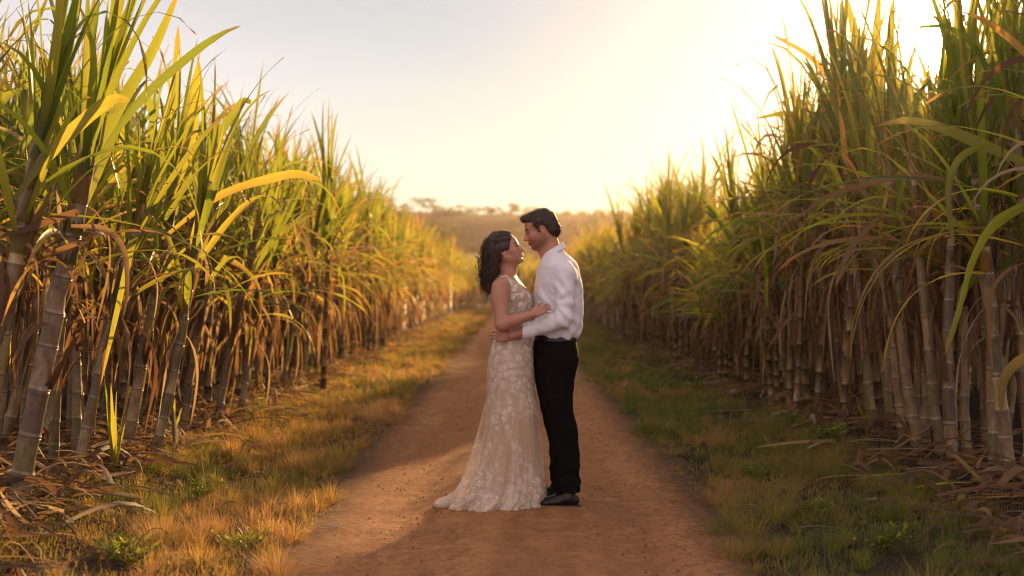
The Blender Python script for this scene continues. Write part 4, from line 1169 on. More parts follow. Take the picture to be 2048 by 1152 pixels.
    for pr, x, y, ri, side, hs, lean, rot, l2 in rest:
        d = y + D0; A = A1 if (d < 17 and ri < 4) else A2; T = A[rg.randint(len(A))]
        s_ = rg.uniform(.95, 1.15) * (1.1 if d > 40 else 1); bad = False
        if side > 0 and abs(1024 + x * FPX / d - SUNPX[0]) < 1.9 * FPX / d + 40:
            for tr_ in range(14):
                LV = T['leaves'][0]; X_ = (cos(rot) * LV[:, 0] - sin(rot) * LV[:, 1]) * s_ + LV[:, 2] * lean + x; Y_ = (sin(rot) * LV[:, 0] + cos(rot) * LV[:, 1]) * s_ + LV[:, 2] * l2 + y
                bad = sun_hit(np.stack([X_, Y_, LV[:, 2] * hs], 1), 28)
                if not bad: break
                rot = rg.rand() * 6.28; T = A[rg.randint(len(A))]; hs *= .97
            if bad: continue
        c, s = cos(rot), sin(rot)
        zg = float(ground_z(x, y)) - .02; dr_ = rg.uniform(-.12, .12) + (.16 if d > 26 else .05 if d > 18 else 0)
        for p, (v, q, at) in T.items():
            if p == 'dry_leaves' and ri > 4 and d < 40: continue
            a = acc[p]
            vx, vy, vz = v[:, 0] * s_, v[:, 1] * s_, v[:, 2] * hs
            X = c * vx - s * vy + vz * lean + x; Y = s * vx + c * vy + vz * l2 + y
            a['v'].append(np.stack([X, Y, vz + zg], 1).astype(np.float32)); a['q'].append(q + a['n']); a['n'] += len(v)
            a['r'].append(np.clip(at['rnd'] + (dr_ if p != 'stalk' else 0), 0, 1)); a['al'].append(at['along']); a['ac'].append(at['across'])
    vs, qs, mi, at = [], [], [], {'rnd': [], 'along': [], 'across': []}; n = 0
    for k, p in enumerate(acc):
        a = acc[p]; vs += a['v']; q = np.concatenate(a['q']) + n; qs.append(q); mi.append(np.full(len(q), k)); n += a['n']
        at['rnd'] += a['r']; at['along'] += a['al']; at['across'] += a['ac']
    me = mesh_np('sugarcane_field', np.concatenate(vs), np.concatenate(qs), mat=[MATS[p] for p in acc], midx=np.concatenate(mi), attrs={k: np.concatenate(v) for k, v in at.items()})
    o = obj('sugarcane_field', me); tag(o, 'dense mass of sugarcane filling the field behind and beyond the front plants', 'sugarcane field', kind='stuff')
    print('canes', nh, len(ind), len(rest), 'verts', n)

# ================================================================== GROUND COVER
def blades(rg, X, Y, Z, L, w, tilt, mat, name, rnd, az=None):
    n = len(X); az = rg.rand(n) * 6.28 if az is None else az; el = np.abs(tilt if hasattr(tilt, '__len__') else rg.normal(size=n) * tilt)
    d = np.stack([np.cos(az) * np.sin(el), np.sin(az) * np.sin(el), np.cos(el)], 1)
    sd = np.stack([-np.sin(az + rg.normal(size=n) * .8), np.cos(az), np.zeros(n)], 1); sd /= np.linalg.norm(sd, axis=1)[:, None]
    P = np.stack([X, Y, Z], 1); g = np.stack([d[:, 0] * .6, d[:, 1] * .6, -np.full(n, .25)], 1)
    m = P + d * (L * .5)[:, None]; e = P + (d + g * rg.uniform(.2, 1, n)[:, None]) * L[:, None]
    V = np.stack([P - sd * w[:, None], P + sd * w[:, None], m + sd * w[:, None] * .8, m - sd * w[:, None] * .8, e], 1).reshape(-1, 3)
    i = np.arange(n)[:, None] * 5
    Q = i + np.array([0, 1, 2, 3]); T = i + np.array([3, 2, 4])
    at = {'rnd': np.repeat(rnd, 5), 'along': np.tile([0, 0, .5, .5, 1.], n), 'across': np.tile([-1, 1, 1, -1, 0.], n)}
    return mesh_np(name, V, Q, T, mat=mat, attrs=at)

def grass_mat():
    t = NT('verge_grass')
    r = t.attr('rnd'); a = t.attr('along')
    base = t.ramp(r, [(0, (.024, .046, .011)), (.35, (.046, .066, .016)), (.6, (.10, .080, .026)), (.8, (.15, .095, .038)), (1, (.22, .145, .065))])
    tr = t.ramp(r, [(0, (.16, .26, .03)), (.35, (.36, .38, .05)), (.6, (.65, .46, .08)), (.8, (.8, .45, .12)), (1, (.85, .50, .20))])
    base = t.mix(t.math('MULTIPLY', a, .4), base, (.22, .15, .06))
    p = t.bsdf(Base__Color=base, Roughness=.6)
    return t.done(t.n('MixShader', i0=.5, i1=p, i2=t.n('BsdfTranslucent', Color=tr).outputs[0]).outputs[0])

def vnoise(x, y, s, seed):
    rg = np.random.RandomState(seed); v = 0
    for k in range(5):
        a = rg.rand() * 6.28; f = s * rg.uniform(.6, 2.2)
        v = v + np.sin(f * (x * cos(a) + y * sin(a)) + rg.rand() * 6.28 + 1.5 * np.sin(.7 * f * (x * sin(a) - y * cos(a))))
    return v / 5

def path_edge(y, side):
    y = np.asarray(y, float)
    return np.where(np.asarray(side) < 0, 1.10, 1.10) + .05 * np.sin(.9 * y + side) + .04 * np.sin(2.3 * y + 2 * side) + .03 * np.sin(5.1 * y + side * 3) + .05 * np.sin(.31 * y) - .0008 * y

def build_ground_cover():
    gm = grass_mat(); rg = np.random.RandomState(5)
    parts = []
    def dryness(x, y, side):
        return np.where(side < 0, .70, .44) + .34 * vnoise(x, y, 1.7, 7) + np.where((side < 0) & (y < 1.5) & (x < -1.9), -.25, 0)
    def zone(n, y0, y1, L0, L1, w, nc, m):
        # scattered short blades
        y = y0 + (y1 - y0) * rg.rand(n); side = np.where(rg.rand(n) < .5, -1, 1); t = rg.rand(n) ** .9
        e = np.where(side < 0, path_edge(y, -1), path_edge(y, 1)); x = side * (e + (3.15 - e) * t - .5 * (rg.rand(n) < .22) * rg.rand(n) ** 2)
        dens = vnoise(x, y, 3.1, 1) * .9 + vnoise(x, y, 9, 2) * .5
        edge = np.clip((np.abs(x) - e) / .35, 0.0, 1); inner = np.clip((2.85 - np.abs(x)) / .6, .06, 1)
        k = rg.rand(n) < np.clip(.40 + dens, .03, 1) * (.10 + .9 * edge) * inner
        x, y, side, edge = x[k], y[k], side[k], edge[k]; q = len(x)
        parts.append((x, y, ground_z(x, y), rg.uniform(L0, L1, q) * (.4 + .5 * edge), w * rg.uniform(.6, 1.4, q), np.clip(dryness(x, y, side) + rg.normal(size=q) * .13, 0, 1), np.abs(rg.normal(size=q)) * .6, rg.rand(q) * 6.28))
        # tufts and fluffy low weeds
        cy_ = y0 + (y1 - y0) * rg.rand(nc); cs = np.where(rg.rand(nc) < .5, -1, 1); e = np.where(cs < 0, path_edge(cy_, -1), path_edge(cy_, 1))
        cx_ = cs * (e + .04 + (2.70 - e) * rg.rand(nc) ** 1.15); keep = rg.rand(nc) < np.clip(.6 + vnoise(cx_, cy_, 2.2, 3) * 1.1, .08, 1)
        cx_, cy_, cs = cx_[keep], cy_[keep], cs[keep]; nc = len(cx_); R_ = rg.uniform(.03, .12, nc) * (1 + .5 * (rg.rand(nc) < .15)) * (L1 / .15); kind = rg.rand(nc) < .55
        ctone = dryness(cx_, cy_, cs) + rg.normal(size=nc) * .16; cm = (m * (R_ / .07) ** 1.3).astype(int)
        i = np.repeat(np.arange(nc), cm); q = len(i); a = rg.rand(q) * 6.28; rr = np.sqrt(rg.rand(q)); fl = kind[i]
        x = cx_[i] + R_[i] * rr * np.cos(a) * np.where(fl, 1, .45); y = cy_[i] + R_[i] * rr * np.sin(a) * np.where(fl, 1, .45)
        zz = ground_z(x, y) + np.where(fl, R_[i] * 1.1 * np.sqrt(1 - rr ** 2 * .9) * rg.rand(q) ** .6, 0)
        L = np.where(fl, R_[i] * rg.uniform(.15, .5, q), R_[i] * rg.uniform(.9, 2.0, q))
        el = np.where(fl, rg.uniform(.1, 1.6, q), rr * .75 + rg.normal(size=q) * .12)
        parts.append((x, y, zz, L, w * rg.uniform(.6, 1.2, q) * np.where(fl, .75, 1), np.clip(ctone[i] + rg.normal(size=q) * .10, 0, 1), el, np.where(fl, rg.rand(q) * 6.28, a + rg.normal(size=q) * .3)))
    zone(90000, -3.6, 2.0, .03, .12, .0016, 2300, 75)
    zone(80000, 2, 9, .035, .12, .0024, 2300, 50)
    zone(60000, 9, 30, .05, .15, .0050, 3000, 22)
    zone(40000, 30, 80, .07, .20, .012, 2500, 12)
    x, y, z, L, w, r, el, az = [np.concatenate([p[i] for p in parts]) for i in range(8)]
    me = blades(rg, x, y, z - .004, L, w, el, gm, 'verge_grass', r, az)
    print('grass blades', len(x))
    tag(obj('verge_grass', me), 'low dry and green grass covering the verges along the dirt track', 'grass', kind='stuff')
    # broad low weeds in the green right verge and the left edge
    dm = MATS['dry_leaves']; lm = MATS['leaves']
    # litter of dead cane leaves under the rows
    bag = Bag()
    for k in range(5200):
        side = -1 if rg.rand() < .62 else 1
        y = -3.4 + 60 * rg.rand() ** 2.4
        off = abs(rg.normal(0, .42)) if rg.rand() < .88 else rg.uniform(0, 1.6)
        x = side * (2.75 + off * (1 if rg.rand() < .6 else -.8)); x = side * max(1.25, abs(x))
        az = rg.rand() * 6.28 if rg.rand() < .6 else (rg.normal() * .5 + (0 if side > 0 else pi))
        z0 = float(ground_z(x, y)) + rg.uniform(.004, .05)
        if abs(x) > 2.3: z0 += rg.uniform(0, .10)
        L = rg.uniform(.12, .75) * (1 if abs(x) > 2.2 else .35); w = rg.uniform(.012, .045) * (1 if abs(x) > 2.2 else .6)
        t = np.linspace(0, 1, 7); cv = rg.normal() * .22
        P = np.stack([x + L * t * np.cos(az + cv * t), y + L * t * np.sin(az + cv * t), z0 + 0 * t], 1)
        P[:, 2] = np.maximum(ground_z(P[:, 0], P[:, 1]) + .006, z0 + .12 * np.sin(t * 3.1) * rg.rand() ** 2 - .03 * t + (rg.uniform(.1, .3) * t ** 1.5 if rg.rand() < .07 else 0))
        S = np.stack([-np.sin(az + cv * t), np.cos(az + cv * t), rg.normal() * .5 + 0 * t], 1); S /= np.linalg.norm(S, axis=1)[:, None]
        wd = (w * np.sqrt(np.clip(1 - t ** 3, 0, 1)) + .001)[:, None]
        V = np.stack([P - S * wd / 2, P + [0, 0, .004], P + S * wd / 2], 1).reshape(-1, 3)
        i = np.arange(6)[:, None] * 3; Q = np.concatenate([i + np.array([0, 1, 4, 3]), i + np.array([1, 2, 5, 4])])
        bag.add(V, Q, rnd=np.clip(rg.beta(1.3, 2.6) + (.5 if rg.rand() < .12 else 0), 0, 1), along=np.repeat(t, 3), across=np.tile([-1., 0, 1.], 7))
    me = bag.mesh('leaf_litter', dm)
    tag(obj('leaf_litter', me), 'litter of fallen dead cane leaves along the foot of both cane rows', 'leaf litter', kind='stuff')
    # singled out pieces: pixel, length, azimuth, label
    def piece(bx, by, L, w, az, lab, r=.95, lift=.02, green=False):
        d = HC * FPX / (by - 576); x, y = (bx - 1024) * d / FPX, d - D0
        t = np.linspace(-.5, .5, 9); b = Bag()
        P = np.stack([x + L * t * cos(az), y + L * t * sin(az), float(ground_z(x, y)) + .008 + lift * (1 - 4 * t * t) + .35 * lift * (t + .5)], 1)
        S = np.stack([-sin(az) + 0 * t, cos(az) + 0 * t, .5 * np.sin(4 * t)], 1)
        wd = (w * np.sqrt(np.clip(1.02 - (2 * t) ** 4, 0.02, 1)))[:, None]
        up = np.array([0, 0, .006])
        top = np.stack([P - S * wd / 2 + up, P + up * .4, P + S * wd / 2 + up], 1).reshape(-1, 3)
        i = np.arange(8)[:, None] * 3; Q = np.concatenate([i + np.array([0, 1, 4, 3]), i + np.array([1, 2, 5, 4])])
        b.add(top, Q, rnd=r, along=np.repeat(t + .5, 3) * .6, across=np.tile([-1., .4, 1.], 9))
        tag(obj('fallen_leaf', b.mesh('fallen_leaf', lm if green else dm)), lab, 'fallen leaf', 'loose cane leaves lying beside the track')
    piece(640, 1066, .26, .030, .45, 'pale dry leaf scrap lying alone on the left edge of the track', 1.0)
    piece(610, 1075, .09, .028, .9, 'small pale flap at the lower end of the dry scrap on the left', 1.0)
    piece(1493, 1021, .17, .016, -.5, 'thin white leaf sliver on the right grass verge', 1.0)
    piece(190, 1030, .55, .050, .10, 'long whitish leaf strip at the foot of the leaning cane, lower left', 1.0, .03)
    piece(150, 1062, .50, .045, .05, 'second pale strip in front of the leaning cane base, lower left', .85, .03)
    piece(1810, 985, .65, .045, -.25, 'long pale green leaf lying under the bare stalk cluster on the right', .5, .04, True)
    piece(1950, 1010, .80, .055, -.12, 'olive leaf strip lying toward the right edge of the picture', .55, .04, True)
    piece(1700, 975, .45, .035, -.1, 'dry leaf lying on the grass left of the olive strips, right side', .9, .03)
    piece(565, 900, .12, .03, 1.3, 'small upright white leaf flake in the left grass', 1.0, .08)
    piece(1760, 880, .55, .04, .5, 'green fallen leaf leaning up toward the right bare stalks', .3, .15, True)

def weed(x, y, h, n, seed, lab, name='weed', spread=.16, wl=.05, rlo=.0, rhi=.5):
    rg = np.random.RandomState(seed); b = Bag(); st = Bag(); z = float(ground_z(x, y)) - .005
    for k in range(n):
        az = rg.rand() * 6.28; L = h * rg.uniform(.5, 1.1); q = rg.uniform(.1, .8)
        t = np.linspace(0, 1, 7)
        P = np.stack([x + spread * q * t * cos(az), y + spread * q * t * sin(az), z + L * t * (1 - .15 * t)], 1)
        st.add(*curve_tube(P, np.linspace(.003, .0012, 7), 4), rnd=rg.uniform(.2, .6), along=.3, across=.5)
        for m in range(9):
            p = P[0] + (P[-1] - P[0]) * rg.uniform(.2, 1) ; a2 = rg.rand() * 6.28; e = R(rg.uniform(35, 85))
            v, f, al, ac = strip(p, (cos(a2) * sin(e), sin(a2) * sin(e), cos(e)), wl * rg.uniform(.7, 1.6), wl * .42, 1.5, 4, rg, fold=.2, tipstart=.45)
            b.add(v, f, rnd=rg.uniform(rlo, rhi), along=al * .7, across=ac)
    e_ = empty(name, (0, 0, 0)); tag(e_, lab, 'weed', 'weeds on the verges')
    e_.location = (x, y, z)
    for nm, bg, m in (('stem', st, MATS['leaves']), ('foliage', b, MATS['leaves'])):
        o = obj(nm, bg.mesh(nm, m), e_); o.location = (-x, -y, -z)

def shoot(bx, by, h, n, seed, lab):
    d = HC * FPX / (by - 576); x, y = (bx - 1024) * d / FPX, d - D0
    rg = np.random.RandomState(seed); b = Bag(); z = float(ground_z(x, y)) - .01
    for k in range(n):
        az = rg.rand() * 6.28; e = R(rg.uniform(3, 24))
        v, f, al, ac = strip((0, 0, 0), (cos(az) * sin(e), sin(az) * sin(e), cos(e)), h * rg.uniform(.6, 1.05), .035, .35, 9, rg, fold=.4)
        b.add(v, f, rnd=rg.uniform(.3, .75), along=al * .85, across=ac)
    o = obj('cane_shoot', b.mesh('cane_shoot', MATS['leaves'])); o.location = (x, y, z); tag(o, lab, 'cane shoot', 'young cane shoots at the row foot')

def build_weeds():
    G_ = lambda bx, by: ((bx - 1024) * HC / (by - 576), HC * FPX / (by - 576) - D0)
    W_ = [(612, 745, .55, 9, 'bushy weed with small yellow-green leaves at the foot of the left row', .2, .06),
          (400, 1010, .20, 14, 'low green weed on the left verge in front of the dead leaves', .2, .04),
          (480, 1110, .15, 12, 'low bright weed at the bottom of the left verge', .2, .04),
          (255, 1145, .20, 14, 'green weed in the lower left corner', .3, .05),
          (1330, 700, .60, 12, 'dark leafy weed at the foot of the right row, farthest weed on the right', .25, .08),
          (1395, 790, .22, 12, 'round low weed on the right verge below the dark leafy one', .3, .05),
          (1580, 880, .20, 16, 'leafy green weed on the right verge left of the bare stalks', .3, .05),
          (1665, 915, .22, 18, 'spreading broad-leaved weed on the right verge near the fallen leaves', .4, .07),
          (1510, 960, .14, 14, 'dense low weed at the right edge of the track', .3, .04),
          (1640, 1040, .16, 14, 'low tuft of weed on the lower right verge', .3, .04),
          (1760, 1110, .18, 14, 'weed tuft near the lower right corner', .3, .045)]
    for i, (a, b, h, n, lab, sp, wl) in enumerate(W_):
        x, y = G_(a, b); weed(x, y, h, n, 60 + i, lab, spread=sp, wl=wl)
    shoot(228, 985, .72, 6, 11, 'bright green young shoot between the leaning stalks on the left')
    shoot(345, 905, .42, 4, 12, 'small shoot with two blades beside the left bare stalks')
    shoot(1735, 905, .40, 6, 13, 'short green shoot left of the bare stalk cluster on the right')

# ================================================================== TERRAIN
def soil_mat(name, c0, c1, c2, sc=1.0, rough=.95, margin=None):
    t = NT(name)
    n1 = t.noise(1.1 * sc, 6, .65, t.coord((1, .45, 1))); n2 = t.noise(14 * sc, 6, .7, t.coord()); n3 = t.noise(90 * sc, 3, .6, t.coord())
    c = t.mix(t.ramp(n1, [(.35, 0), (.65, 1)]), c0, c1); c = t.mix(t.ramp(n2, [(.42, 0), (.72, .75)]), c, c2)
    n4 = t.noise(5 * sc, 7, .7, t.coord((1, .35, 1)))
    c = t.mix(t.ramp(n4, [(.50, 0), (.62, .6)]), c, [x * .55 for x in c1])
    c = t.mix(t.ramp(n3, [(.62, 0), (.75, .5)]), c, [min(1, x * 1.5) for x in c0])
    n5 = t.noise(20 * sc, 4, .6, t.coord((.55, 1.5, 1))); n6 = t.noise(3.2 * sc, 5, .7, t.coord((.8, 1, 1), loc=(7, 3, 0)))
    c = t.mix(t.math('MULTIPLY', t.ramp(n5, [(.58, 0), (.66, .75)]), t.ramp(n6, [(.35, .25), (.6, 1)])), c, [x * .9 for x in c2])
    n7 = t.noise(2.6, 3, .5, t.coord((1, .05, 1)))
    c = t.mix(t.ramp(n7, [(.44, 0), (.58, .55)]), c, [x * .72 for x in c1])
    c = t.mix(t.ramp(n6, [(.52, 0), (.70, .45)]), c, [min(.8, x * 1.22) for x in c0])
    if margin:
        xx = t.math('ABSOLUTE', t.n('SeparateXYZ', Vector=t.n('TexCoord').outputs['Object']).outputs[0])
        k = t.maprange(t.math('ADD', xx, t.math('MULTIPLY', t.math('ADD', n2, n6), .42)), margin + .28, margin + .62)
        c = t.mix(k, c, t.mix(n5, (.085, .048, .026), (.16, .095, .045)))
    h = t.math('ADD', t.math('ADD', t.math('MULTIPLY', n1, .6), t.math('MULTIPLY', t.math('ADD', n2, n4), .6)), t.math('MULTIPLY', n3, .12))
    return t.done(t.bsdf(Base__Color=c, Roughness=rough, Specular__IOR__Level=.2, Normal=t.bump(h, 1.0, .09)))

def grid(xs, ys, zf):
    X, Y = np.meshgrid(xs, ys); Z = zf(X, Y); V = np.stack([X, Y, Z], -1).reshape(-1, 3)
    nx, ny = len(xs), len(ys); i = np.arange(ny - 1)[:, None] * nx; j = np.arange(nx - 1)[None]
    return V, np.stack([i + j, i + j + 1, i + nx + j + 1, i + nx + j], -1).reshape(-1, 4)

def tree(x, y, z, h, wr, seed, lab, grp, barkm, leafm):
    """far tree: tapered trunk with limbs, crown of leaf clumps"""
    rg = np.random.RandomState(seed)
    e = empty('tree', (x, y, z)); tag(e, lab, 'tree', grp)
    b = Bag(); n = 8; t = np.linspace(0, 1, n)
    b.add(*curve_tube(np.stack([.05 * h * np.sin(2 * t), 0 * t, h * .62 * t - .8], 1), h * .035 * (1 - .6 * t), 7))
    lv = Bag(); cl = []
    for k in range(9):
        az = rg.rand() * 6.28; z0 = h * rg.uniform(.3, .6); L = wr * rg.uniform(.5, 1)
        p1 = np.array([cos(az) * L, sin(az) * L, h * rg.uniform(.38, .90)])
        P = np.array([[0, 0, z0], p1 * [.5, .5, 0] + [0, 0, (z0 + p1[2]) / 2 - .02 * h], p1])
        b.add(*curve_tube(P, [h * .016, h * .010, h * .004], 5)); cl.append(p1)
    cl.append(np.array([0, 0, h * .9]))
    sz = .055 * h
    for c in cl:
        m = 60; r_ = wr * rg.uniform(.35, .6)
        D = rg.normal(size=(m, 3)); D /= np.linalg.norm(D, axis=1)[:, None]
        C = c + D * (r_ * rg.rand(m, 1) ** .4) * [1, 1, .55]
        A = rg.normal(size=(m, 3)); A /= np.linalg.norm(A, axis=1)[:, None]; B2 = np.cross(A, D); s = sz * rg.uniform(.5, 1.2, (m, 1))
        V = np.stack([C - A * s, C - B2 * s * .6, C + A * s, C + B2 * s * .6], 1).reshape(-1, 3); lv.add(V, np.arange(4 * m).reshape(-1, 4), rnd=rg.rand())
    obj('trunk', b.mesh('trunk', barkm), e); obj('crown', lv.mesh('crown', leafm), e)

def fbm1(x, seed, octs=6):
    rg = np.random.RandomState(seed); v = 0
    for k in range(octs): v = v + np.sin(x * 2 ** k + rg.rand() * 6.28) / 1.6 ** k
    return v

def build_terrain():
    # ground sheet out to the horizon
    xs = np.concatenate([-np.geomspace(335, 6, 26), np.linspace(-5.8, 5.8, 110), np.geomspace(6, 335, 26)])
    ys = np.concatenate([np.linspace(-40, -5, 8), np.linspace(-4.5, 14, 170), np.linspace(14.3, 110, 120), np.geomspace(112, 368, 20)])
    def gz(X, Y):
        z = ground_z(X, Y) + .006 * vnoise(X, Y, 7, 31) * (np.abs(X) > 1) - .012 - .08 * (np.abs(X) < .98)
        return z
    V, Q = grid(xs, ys, gz)
    tag(obj('ground', mesh_np('ground', V, Q, mat=soil_mat('field_soil', (.034, .020, .012), (.058, .033, .019), (.022, .014, .009)))), kind='structure')
    # dirt track: slightly hollow wheel lines, worn ragged edge
    ys = np.concatenate([np.linspace(-4.4, 12, 330), np.linspace(12.1, 94, 260)]); us = np.linspace(-1, 1, 70)
    U, Yg = np.meshgrid(us, ys)
    wob = .05 + .02 * vnoise(U * 3, Yg, 6, 41) + .02 * vnoise(U * 5, Yg, 15, 42)
    X = np.where(U < 0, U * (path_edge(Yg, -1) + .12 + wob), U * (path_edge(Yg, 1) + .12 + wob))
    Z = .006 - .032 * (np.exp(-((np.abs(X) - .62) / .20) ** 2)) + .014 * np.exp(-(X / .25) ** 2) + .006 * vnoise(X, Yg, 5, 43) + .0035 * vnoise(X, Yg, 19, 44) + .0022 * vnoise(X, Yg, 47, 45)
    Z = Z * np.clip((1 - np.abs(U)) / .10, 0, 1) + .006; Z = np.where(np.abs(U) > .995, -.03, Z)
    Z = Z - np.clip(.004 - 0 * Z, 0, 0)
    V = np.stack([X, Yg, Z + .002], -1).reshape(-1, 3); nx = len(us); i = np.arange(len(ys) - 1)[:, None] * nx; j = np.arange(nx - 1)[None]
    Q = np.stack([i + j, i + j + 1, i + nx + j + 1, i + nx + j], -1).reshape(-1, 4)
    tag(obj('dirt_track', mesh_np('dirt_track', V, Q, mat=soil_mat('red_dirt', (.66, .335, .145), (.49, .232, .093), (.25, .108, .044), 1.6, margin=1.0))), kind='structure')
    # pebbles and crumbs on the track
    rg = np.random.RandomState(9); b = Bag()
    for k in range(1300):
        y = -3.2 + 16 * rg.rand() ** 1.6; x = rg.uniform(-1.15, 1.15); r = rg.uniform(.002, .008) * (1.6 if rg.rand() < .06 else 1)
        th = np.arange(5) * 1.2566 + rg.rand(); rr = r * rg.uniform(.7, 1.2, 5)
        V = np.concatenate([np.stack([x + rr * np.cos(th), y + rr * np.sin(th), .003 + 0 * th], 1), np.stack([x + .6 * rr * np.cos(th), y + .6 * rr * np.sin(th), .008 + r * .7 + 0 * th], 1)])
        ii = np.arange(5); q = np.stack([ii, (ii + 1) % 5, 5 + (ii + 1) % 5, 5 + ii], 1)
        b.add(V, np.concatenate([q, [[5, 6, 7, 8], [5, 8, 9, 9]][:1]]))
    tag(obj('track_pebbles', b.mesh('track_pebbles', soil_mat('crumbs', (.52, .27, .125), (.40, .195, .085), (.28, .13, .06), 5))), 'small stones and clods scattered over the dirt track', 'pebbles', kind='stuff')
    # hills
    def hill(name, y0, depth, h, x0, x1, seed, col, f=.02, amp=.12, prof=None):
        xs = np.linspace(x0, x1, 140); ysl = np.linspace(0, 1, 22)
        def zf(X, T):
            base = h * (np.interp(X, prof[0], prof[1]) if prof else 1)
            return base * np.sin(T * pi / 2) ** 1.2 * (1 + amp * fbm1(X * f, seed) / 3) + .02 * h * fbm1(X * f * 4 + T * 6, seed + 1) * T - .5
        V, Q = grid(xs, ysl, zf); V[:, 1] = y0 + V[:, 1] * depth
        V2 = V[-140:].copy(); V2[:, 1] += depth; V2[:, 2] = -1
        Q2 = np.stack([np.arange(139) + len(V) - 140, np.arange(139) + 1 + len(V) - 140, np.arange(139) + 1 + len(V), np.arange(139) + len(V)], 1)
        Va = np.concatenate([V, V2]); tag(obj(name, mesh_np(name, Va, np.concatenate([Q, Q2]), mat=col)), kind='structure')
        return lambda x: np.interp(x, V[-140:, 0], V[-140:, 2])
    hm = soil_mat('hill_scrub', (.055, .038, .018), (.085, .055, .026), (.028, .026, .013), .12)
    hm2 = soil_mat('low_hill_scrub', (.040, .030, .014), (.060, .042, .020), (.022, .022, .011), .2)
    HY = 262.0
    # ridge heights measured on the photograph's skyline
    K = (HY + D0) / FPX
    prof = ([(a - 1024) * K for a in (-400, 300, 700, 800, 900, 1000, 1100, 1200, 1280, 1400, 1700, 2500)], [(576 - b) * K for b in (430, 405, 402, 404, 409, 412, 411, 414, 417, 424, 440, 470)])
    top = hill('far_hill', HY - 80, 80, 1.0, -260, 260, 3, hm, .03, .012, prof)
    K2 = (150 + D0) / FPX
    prof2 = ([(a - 1024) * K2 for a in (-400, 500, 820, 900, 1000, 1060, 1150, 1230, 1350, 2400)], [(576 - b) * K2 for b in (430, 432, 447, 468, 478, 492, 486, 478, 482, 490)])
    top2 = hill('near_hill', 150 - 40, 40, 1.0, -130, 130, 8, hm2, .06, .02, prof2)
    bark = plain('tree_bark', (.06, .045, .03), .9)
    t = NT('tree_foliage'); r = t.attr('rnd'); c = t.ramp(r, [(0, (.030, .040, .012)), (1, (.075, .080, .025))])
    fol = t.done(t.n('MixShader', i0=.3, i1=t.bsdf(Base__Color=c, Roughness=.7), i2=t.n('BsdfTranslucent', Color=(.25, .25, .05, 1)).outputs[0]).outputs[0])
    rg = np.random.RandomState(19)
    # scrub woodland: uneven leaf clumps along the ridges and over the slopes
    def woods(name, n, yy, zf, x0, x1, sz, K_, lab, spread, drop):
        lv = Bag(); r2 = np.random.RandomState(n)
        for k in range(n):
            x = r2.uniform(x0, x1); dpt = r2.rand() ** 1.5 * spread; z = float(zf(x)) * math.sin(max(.02, (drop - dpt) / drop) * pi / 2) ** 1.2 - .4
            dn = .5 + .5 * math.sin(x * .09) * math.sin(x * .031 + 1) + .3 * math.sin(x * .4)
            if r2.rand() > dn + .35: continue
            h = sz * r2.uniform(.4, 1.3) * (.5 + dn); m = 46
            D = r2.normal(size=(m, 3)); D /= np.linalg.norm(D, axis=1)[:, None]
            C = np.array([x, yy - dpt, z]) + D * h * [1.2, 1.2, .62] * r2.rand(m, 1) ** .4
            A = r2.normal(size=(m, 3)); A /= np.linalg.norm(A, axis=1)[:, None]; B2 = np.cross(A, D); s_ = h * r2.uniform(.12, .3, (m, 1))
            V = np.stack([C - A * s_, C - B2 * s_ * .6, C + A * s_, C + B2 * s_ * .6], 1).reshape(-1, 3); lv.add(V, np.arange(4 * m).reshape(-1, 4), rnd=r2.rand())
        tag(obj(name, lv.mesh(name, fol)), lab, 'woodland', kind='stuff')
    woods('ridge_woodland', 700, HY - .5, top, -60, 70, 1.5, K, 'hazy scrub woodland along the far ridge and its slope', 50, 80)
    woods('hedge_woodland', 420, 149.5, top2, -45, 60, 1.1, K2, 'dark hedge-like woodland over the lower hill', 24, 40)
    FT = [(780, 16, 'broad tree at the left end of the far ridge'), (812, 11, 'small tree right of the ridge end tree'), (855, 24, 'tallest tree on the far ridge, with an open round crown'), (880, 12, 'low tree right of the tallest ridge tree'),
          (905, 10, ''), (925, 13, 'rounded tree midway between the tallest ridge tree and the woman'), (948, 12, ''), (975, 14, 'tree on the ridge just left of the woman'), (996, 15, 'pair-topped tree on the ridge above the woman'), (1022, 20, 'tall spreading tree on the ridge above the woman and left of the man'),
          (1060, 12, 'small ridge tree between the two heads'), (1085, 9, ''), (1130, 9, 'low tree on the ridge right of the man'), (1165, 7, ''), (1195, 9, 'lone tree on the ridge over the right cane wall end'), (1245, 10, 'tree where the ridge meets the right cane tops'), (1270, 8, ''), (740, 14, '')]
    for i, (a, hpx, lab) in enumerate(FT):
        x = (a - 1024) * K; h = hpx * K * 1.15 + 1.0
        tree(x, HY - 2 + rg.uniform(-3, 3), float(top(x)) - .8, h, h * .62, 400 + i, lab or 'low bushy tree in the hazy line along the far ridge', 'trees along the far ridge', bark, fol)
    NT_ = [(838, 446, 22, 'dark tree rising from the lower hill left of the couple'), (886, 470, 34, 'tall dark tree on the lower hill, nearest the woman from the left'), (862, 466, 20, 'bushy tree between the two dark trees on the lower hill'),
           (905, 474, 14, ''), (925, 476, 13, ''), (945, 478, 13, ''), (965, 480, 12, ''), (1150, 486, 13, ''), (1172, 484, 16, 'dark bush just right of the man on the lower hill'), (1192, 482, 13, ''), (1215, 480, 12, ''), (820, 447, 14, ''), (800, 446, 14, '')]
    for i, (a, b_, hpx, lab) in enumerate(NT_):
        x = (a - 1024) * K2; h = hpx * K2 * 1.2 + .8
        tree(x, 149 + rg.uniform(-2, 1), float(top2(x)) - .8, h, h * .65, 500 + i, lab or 'low dark bush in the hedge line of the lower hill', 'trees on the lower hill', bark, fol)
